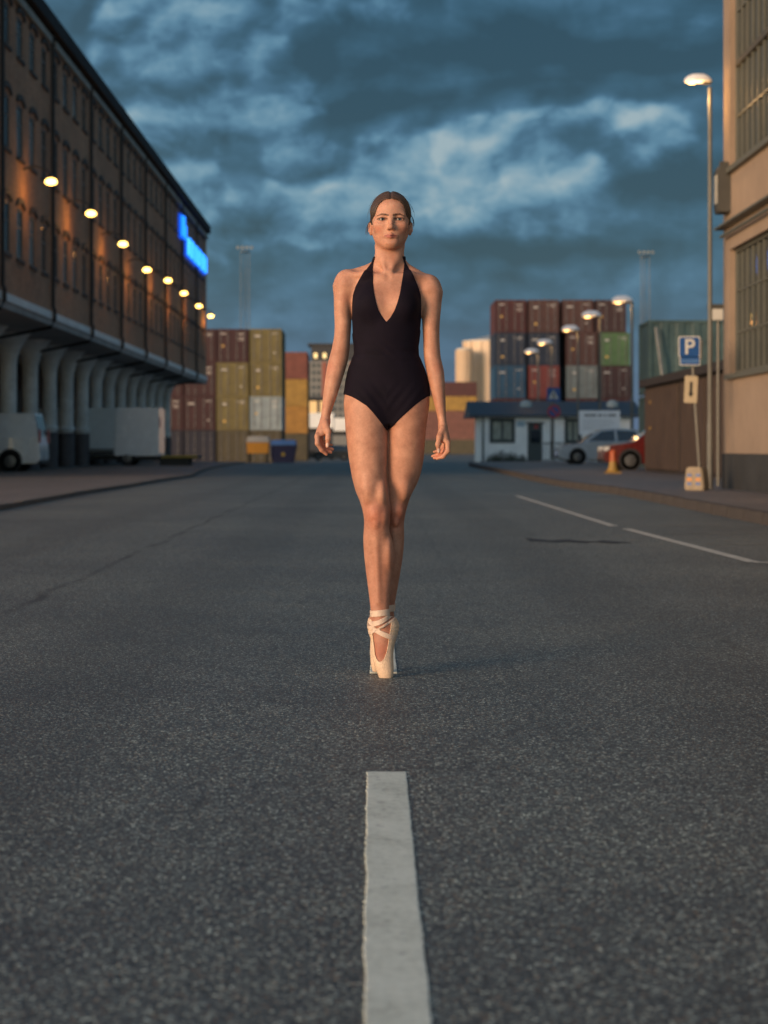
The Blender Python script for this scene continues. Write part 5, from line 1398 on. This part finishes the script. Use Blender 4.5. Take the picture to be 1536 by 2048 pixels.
bp = t.n('ShaderNodeBump', i={'Strength': .12, 'Distance': .002, 'Height': fine.outputs[0]})
skin.node_tree.links.new(bp.outputs[0], b.inputs['Normal'])
me = mesh_np('person', V, Q, skin); set_col(me, tint)
Y_D = F_PX / SC
person = add('person', me, None, (gx(PX0, Y_D), Y_D, 0.0))
tag(person, 'person in a black halter leotard standing on pointe on the white centre line, arms hanging', 'person')

# ---- eyes
def eye(s):
    sclera = mat('eye_white', (.30, .26, .24), .25, var=0); iris = mat('iris_grey_blue', (.028, .034, .038), .2, var=.2, scale=300); pupil = mat('pupil', (.006, .006, .006), .1, var=0)
    m = MB(); n = 20; rr = .0118; ang = [0, 12, 19, 31, 33, 45, 60, 80, 100, 130, 160, 180]
    prof = [(math.sin(R(a)) * rr + 1e-5, -math.cos(R(a)) * rr) for a in ang]
    m.lathe(prof, n=n, axis='y')
    o = m.obj('eye', [sclera, iris, pupil], person, True)
    for p in o.data.polygons:
        a = math.degrees(math.acos(max(-1, min(1, -p.center.y / max(1e-6, p.center.length)))))
        p.material_index = 2 if a < 18.5 else (1 if a < 32 else 0)
    o.location = H(s*.0315, -.0722, -.0012); o.rotation_euler = (R(-6), 0, 0)
for s in (-1, 1): eye(s)

# ---- hair: pulled back from a centre parting into a knot, with loose strands
def hair_field():
    xs = steps([(HX-.105, HX+.105, .0018)]); ys = steps([(-.10, .165, .0022)]); zs = steps([(HZ-.075, HZ+.125, .0018)])
    F = Field(xs, ys, zs)
    F.add(*ell(H(0, .0125, .0285), (.0765, .0975, .0855)), k=.001)
    F.add(*ell(H(0, -.026, .037), (.0640, .0640, .0535)), k=.03)
    F.add(*ell(H(0, .026, -.012), (.0755, .072, .050)), k=.02)
    x, y, z = F.grid((slice(None),)*3)
    xl, yl, zl = x - HX, y - HY, z - HZ
    th = np.arctan2(zl - .0, xl + 0*zl)
    # strand relief: ridges following the sweep away from the parting
    u = np.sqrt(xl**2 + ((zl + .02)*.85)**2)
    F.d += (.0007*np.sin(u*620 + 4*np.sin(th*2.1) + yl*40)).astype(np.float32)
    F.d += (.0035*np.exp(-(xl-.001)**2/(2*.0028**2)) * (zl > .03)).astype(np.float32)     # the parting
    ax = np.abs(xl)
    hl = np.interp(ax.reshape(-1), [0, .015, .030, .042, .052, .058, .062, .066, .1], [.0750, .0742, .069, .059, .040, .014, -.006, -.018, -.024])[:, None, None]
    wig = .0008*np.sin(xl*260 + 1.3)
    front = hl + wig - zl
    back = np.maximum(-.052 - zl, -.004 - yl) * .7
    sideb = np.maximum(-.012 - zl, 0) 
    # in front of the ears the hairline rules, behind them everything down to the nape
    reg = np.where(yl < -.004, front, np.minimum(front, np.maximum(-.045 - zl, (-yl - .000))))
    reg = np.maximum(reg, np.where((yl < .030) & (zl < -.014), .030 - yl, -1) * .6)      # ears stay free
    F.d = np.maximum(F.d, reg.astype(np.float32))
    F.add(*ell(H(.0, .122, .020), (.038, .032, .038)), k=.010)
    return F
F = hair_field(); HV, HQ = nets(F.d, F.xs, F.ys, F.zs); HV = laplace(HV, HQ, 2, .5)
hl_ = HV - np.array([HX, HY, HZ])
u = np.sqrt(hl_[:, 0]**2 + ((hl_[:, 2] + .02)*.85)**2); th = np.arctan2(hl_[:, 2], hl_[:, 0])
st = .5 + .25*np.sin(u*1500 + 7*np.sin(th*1.7)) + .25*np.sin(u*2900 + 4*th + hl_[:, 1]*60)
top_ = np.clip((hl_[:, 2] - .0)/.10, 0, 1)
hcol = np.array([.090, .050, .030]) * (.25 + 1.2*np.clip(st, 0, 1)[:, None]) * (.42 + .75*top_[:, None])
hair_m = bpy.data.materials.new('brown_hair'); hair_m.use_nodes = True
t = NT(hair_m.node_tree); b = hair_m.node_tree.nodes['Principled BSDF']
hair_m.node_tree.links.new(t.n('ShaderNodeVertexColor', layer_name='tint').outputs[0], b.inputs['Base Color'])
b.inputs['Roughness'].default_value = .46; b.inputs['Anisotropic'].default_value = .5
me = mesh_np('hair', HV, HQ, hair_m); set_col(me, hcol); hair = add('hair', me, person)
sm = MB(); strand_m = mat('loose_hair', (.060, .034, .022), .5, var=0)
def strand(p0, p1, p2, r_=.00035):
    p0, p1, p2 = Vector(p0), Vector(p1), Vector(p2)
    sm.tube([p0*(1-q)**2 + p1*2*q*(1-q) + p2*q*q for q in [i/7 for i in range(8)]], [r_]*6 + [r_*.7, r_*.3], 4, False)
for s in (-1, 1):
    for i in range(15):
        a = R(random.uniform(5, 80)); y_ = random.uniform(-.02, .05)
        p0 = H(s*math.cos(a)*.072, y_, .028 + math.sin(a)*.080)
        l = random.uniform(.4, 1.0); ex = random.uniform(.004, .015)
        b2 = a - R(random.uniform(22, 50))
        p2 = H(s*math.cos(b2)*(.0765+ex), y_ + .01, .028 + math.sin(b2)*(.0845+ex))
        pm = H(s*math.cos((a+b2)/2)*(.080+ex), y_, .028 + math.sin((a+b2)/2)*(.090+ex))
        strand(p0, pm, p2, random.uniform(.00015, .00032))
for i in range(220):    # strands lying on the combed hair, from the parting round to the back of the ears
    s = random.choice((-1, 1)); y0_ = random.uniform(-.065, .045); a0 = R(random.uniform(60, 88)); a1 = a0 - R(random.uniform(25, 75))
    pts = []
    for q in range(9):
        w = q/8; a = a0 + (a1 - a0)*w; yq = y0_ + .055*w*w
        k_y = math.sqrt(max(.05, 1 - ((yq - .0125)/.1035)**2))
        pts.append(H(s*math.cos(a)*.0785*k_y, yq, .0285 + math.sin(a)*.0875*k_y))
    sm.tube(pts, [.00012] + [random.uniform(.0002, .0004)]*7 + [.00012], 4, False)
for i in range(12):     # wisps by the ears
    q = random.uniform(-1, 1)
    strand(H(-.074, .01+q*.01, .004), H(-.088 - random.uniform(0, .008), .01+q*.01, -.012), H(-.082 - random.uniform(0, .014), .012, -.045 - random.uniform(0, .012)), .0004)
    strand(H(.073, .01+q*.01, .03), H(.088 + random.uniform(0, .008), .01+q*.01, .010), H(.084 + random.uniform(0, .006), .012, -.012 - random.uniform(0, .012)), .00035)
tag(sm.obj('loose_strands', strand_m, hair, True), kind='stuff')

# ---- leotard
zi0, zi1 = int(np.searchsorted(G.zs, uz(885))), int(np.searchsorted(G.zs, uz(498)))
s = np.s_[:, :, zi0:zi1]; xg, yg, zg = G.grid((slice(None), slice(None), slice(zi0, zi1)))
X2, Z2 = G.xs[:, None].astype(float), G.zs[zi0:zi1][None, :].astype(float)
front = poly_sdf([(772.5, 647.5), (764, 637), (757, 625.6), (752, 609), (748, 590), (746, 568), (745.6, 547), (746.5, 528), (750, 513), (746, 513), (742.5, 525), (727, 547.5), (718, 562), (711, 575), (705.5, 592), (704, 615), (704.5, 645), (705.5, 668), (640, 678), (640, 787), (692, 790), (704, 795), (715, 801), (733, 812.5), (745, 825), (756, 838.5), (766, 851.5), (774, 862),
                  (783, 855), (790, 848), (800, 837.5), (812.5, 826), (825, 815), (840, 803), (856, 793), (920, 789), (920, 668), (840, 660), (842, 640), (842, 612), (841.5, 592), (836.5, 577), (826, 553), (812.5, 527), (809, 513), (805, 513), (808.5, 528), (805, 555), (799, 591), (794, 610), (788, 625.6), (780.5, 638)], X2, Z2)
back = poly_sdf([(640, 660), (700, 690), (772, 706), (845, 690), (920, 660), (920, 790), (856, 793), (830, 838), (790, 866), (774, 872), (757, 866), (716, 838), (692, 790), (640, 789)], X2, Z2)
strap = np.maximum(np.abs(Z2 - uz(517)) - .009, np.abs(X2 - HX) - .058)
region = np.where(yg < .004, front[:, None, :], np.minimum(np.where(yg < .03, np.maximum(front, uz(560) - Z2)[:, None, :], 1), np.minimum(back, strap)[:, None, :])).astype(np.float32)
Tt = TORSO[s]
cloth_wave = (.0011*np.sin(zg*170 + xg*70 + 2*np.sin(xg*40)) * np.exp(-((zg - uz(706))/.035)**2) + .0009*np.sin(zg*120 - np.abs(xg - .005)*160) * np.exp(-((zg - uz(800))/.05)**2)).astype(np.float32)
L = np.maximum(np.maximum(Tt - .0036 - cloth_wave, -Tt - .006), region)
LV, LQ = nets(L, G.xs, G.ys, G.zs[zi0:zi1]); LV = laplace(LV, LQ, 3, .5)
leo = bpy.data.materials.new('black_jersey'); leo.use_nodes = True
t = NT(leo.node_tree); b = leo.node_tree.nodes['Principled BSDF']
co = t.n('ShaderNodeTexCoord').outputs['Object']; nz = t.noise(co, 14, 4, .6); wv = t.noise(co, 700, 2, .5)
leo.node_tree.links.new(t.ramp(nz.outputs[0], [(.3, (.0055, .0036, .0085)), (.7, (.0085, .0055, .0125))]), b.inputs['Base Color'])
b.inputs['Roughness'].default_value = .82; b.inputs['Specular IOR Level'].default_value = .16
b.inputs['Sheen Weight'].default_value = .02; b.inputs['Sheen Roughness'].default_value = .4
leo.node_tree.links.new(t.n('ShaderNodeBump', i={'Strength': .2, 'Distance': .001, 'Height': wv.outputs[0]}).outputs[0], b.inputs['Normal'])
add('leotard', mesh_np('leotard', LV, LQ, leo), person)
del L, region, Tt

# ---- pointe shoes and ribbons
satin = mat('peach_satin', (.74, .53, .36), .36, var=.14, scale=30, bump=.22, bscale=170, spec=.55)
ribbon_m = mat('peach_ribbon', (.66, .49, .37), .45, var=.08, scale=60, bump=.15, bscale=500)
sole_m = mat('shoe_sole', (.42, .33, .25), .7)
def shoe(rows, leg, opening, ycut, bands, y0, y1):
    xs = steps([(ux(728), ux(805), .0015)]); ys = steps([(y0, y1, .0018)]); zs = steps([(-.006, uz(1205), .0015)])
    x, y, z = xs[:, None, None], ys[None, :, None], zs[None, None, :]
    outer = loft(rows, cap_r=.006)[0](x, y, z)
    inner = np.minimum(loft(rows, inset=.0032)[0](x, y, z), loft(leg)[0](x, y, z))
    X2, Z2 = xs[:, None].astype(float), zs[None, :].astype(float)
    op = poly_sdf(opening, X2, Z2)[:, None, :]
    cutv = np.maximum(op, y - ycut)
    # gathers in the satin around the heel
    pl = (.0010*np.sin(z*420 + x*90) * np.exp(-((z - uz(1256))/.022)**2)).astype(np.float32)
    rim = .0014*np.exp(-(op/.0022)**2) * (y < ycut)
    D = np.maximum(outer - pl - rim, -cutv)
    D = np.maximum(D, z - uz(1234) - .25*(y - ycut) - .004*np.sin(x*120))
    D = np.maximum(D, -(inner + .004))
    v, q = nets(D.astype(np.float32), xs, ys, zs)
    o = add('pointe_shoe', mesh_np('pointe_shoe', laplace(v, q, 2, .4), q, satin), person)
    for (zc, sl, w, f0, curve) in bands:
        cx = ux(760)
        mid = uz(zc) + sl*(x - cx) + curve*(x - cx)**2
        Rb = np.maximum(np.abs(inner - .0022 - .0004*np.sin(z*900)) - .0021, np.abs(z - mid) - w/2)
        if f0 is not None: Rb = np.maximum(Rb, y - f0)
        v, q = nets(Rb.astype(np.float32), xs, ys, zs)
        if len(q): add('ribbon', mesh_np('ribbon', laplace(v, q, 1, .4), q, ribbon_m), o)
    return o
openA = [(744.5, 1200), (743.5, 1250), (746, 1272), (748.5, 1290), (750, 1304), (753, 1312), (758, 1317.5), (763, 1317), (768, 1311), (773, 1298), (776, 1282), (778.5, 1265), (781.5, 1246), (783, 1200)]
shoe(shoeA, legA, openA, -.036, [(1223, .10, .024, None, 0), (1240, .42, .020, -.03, 4), (1261, -.48, .020, -.03, 2), (1252, .58, .010, -.035, 0)], -.125, .06)
openB = [(a + 6, b_) for a, b_ in [(756, 1200), (752, 1255), (748, 1290), (748, 1305), (752, 1312), (760, 1300), (768, 1270), (775, 1200)]]
shoe(shoeB, legB, openB, .070, [(1221, .10, .026, None, 0), (1246, -.4, .020, .07, 0)], .0, .165)
del G, TORSO
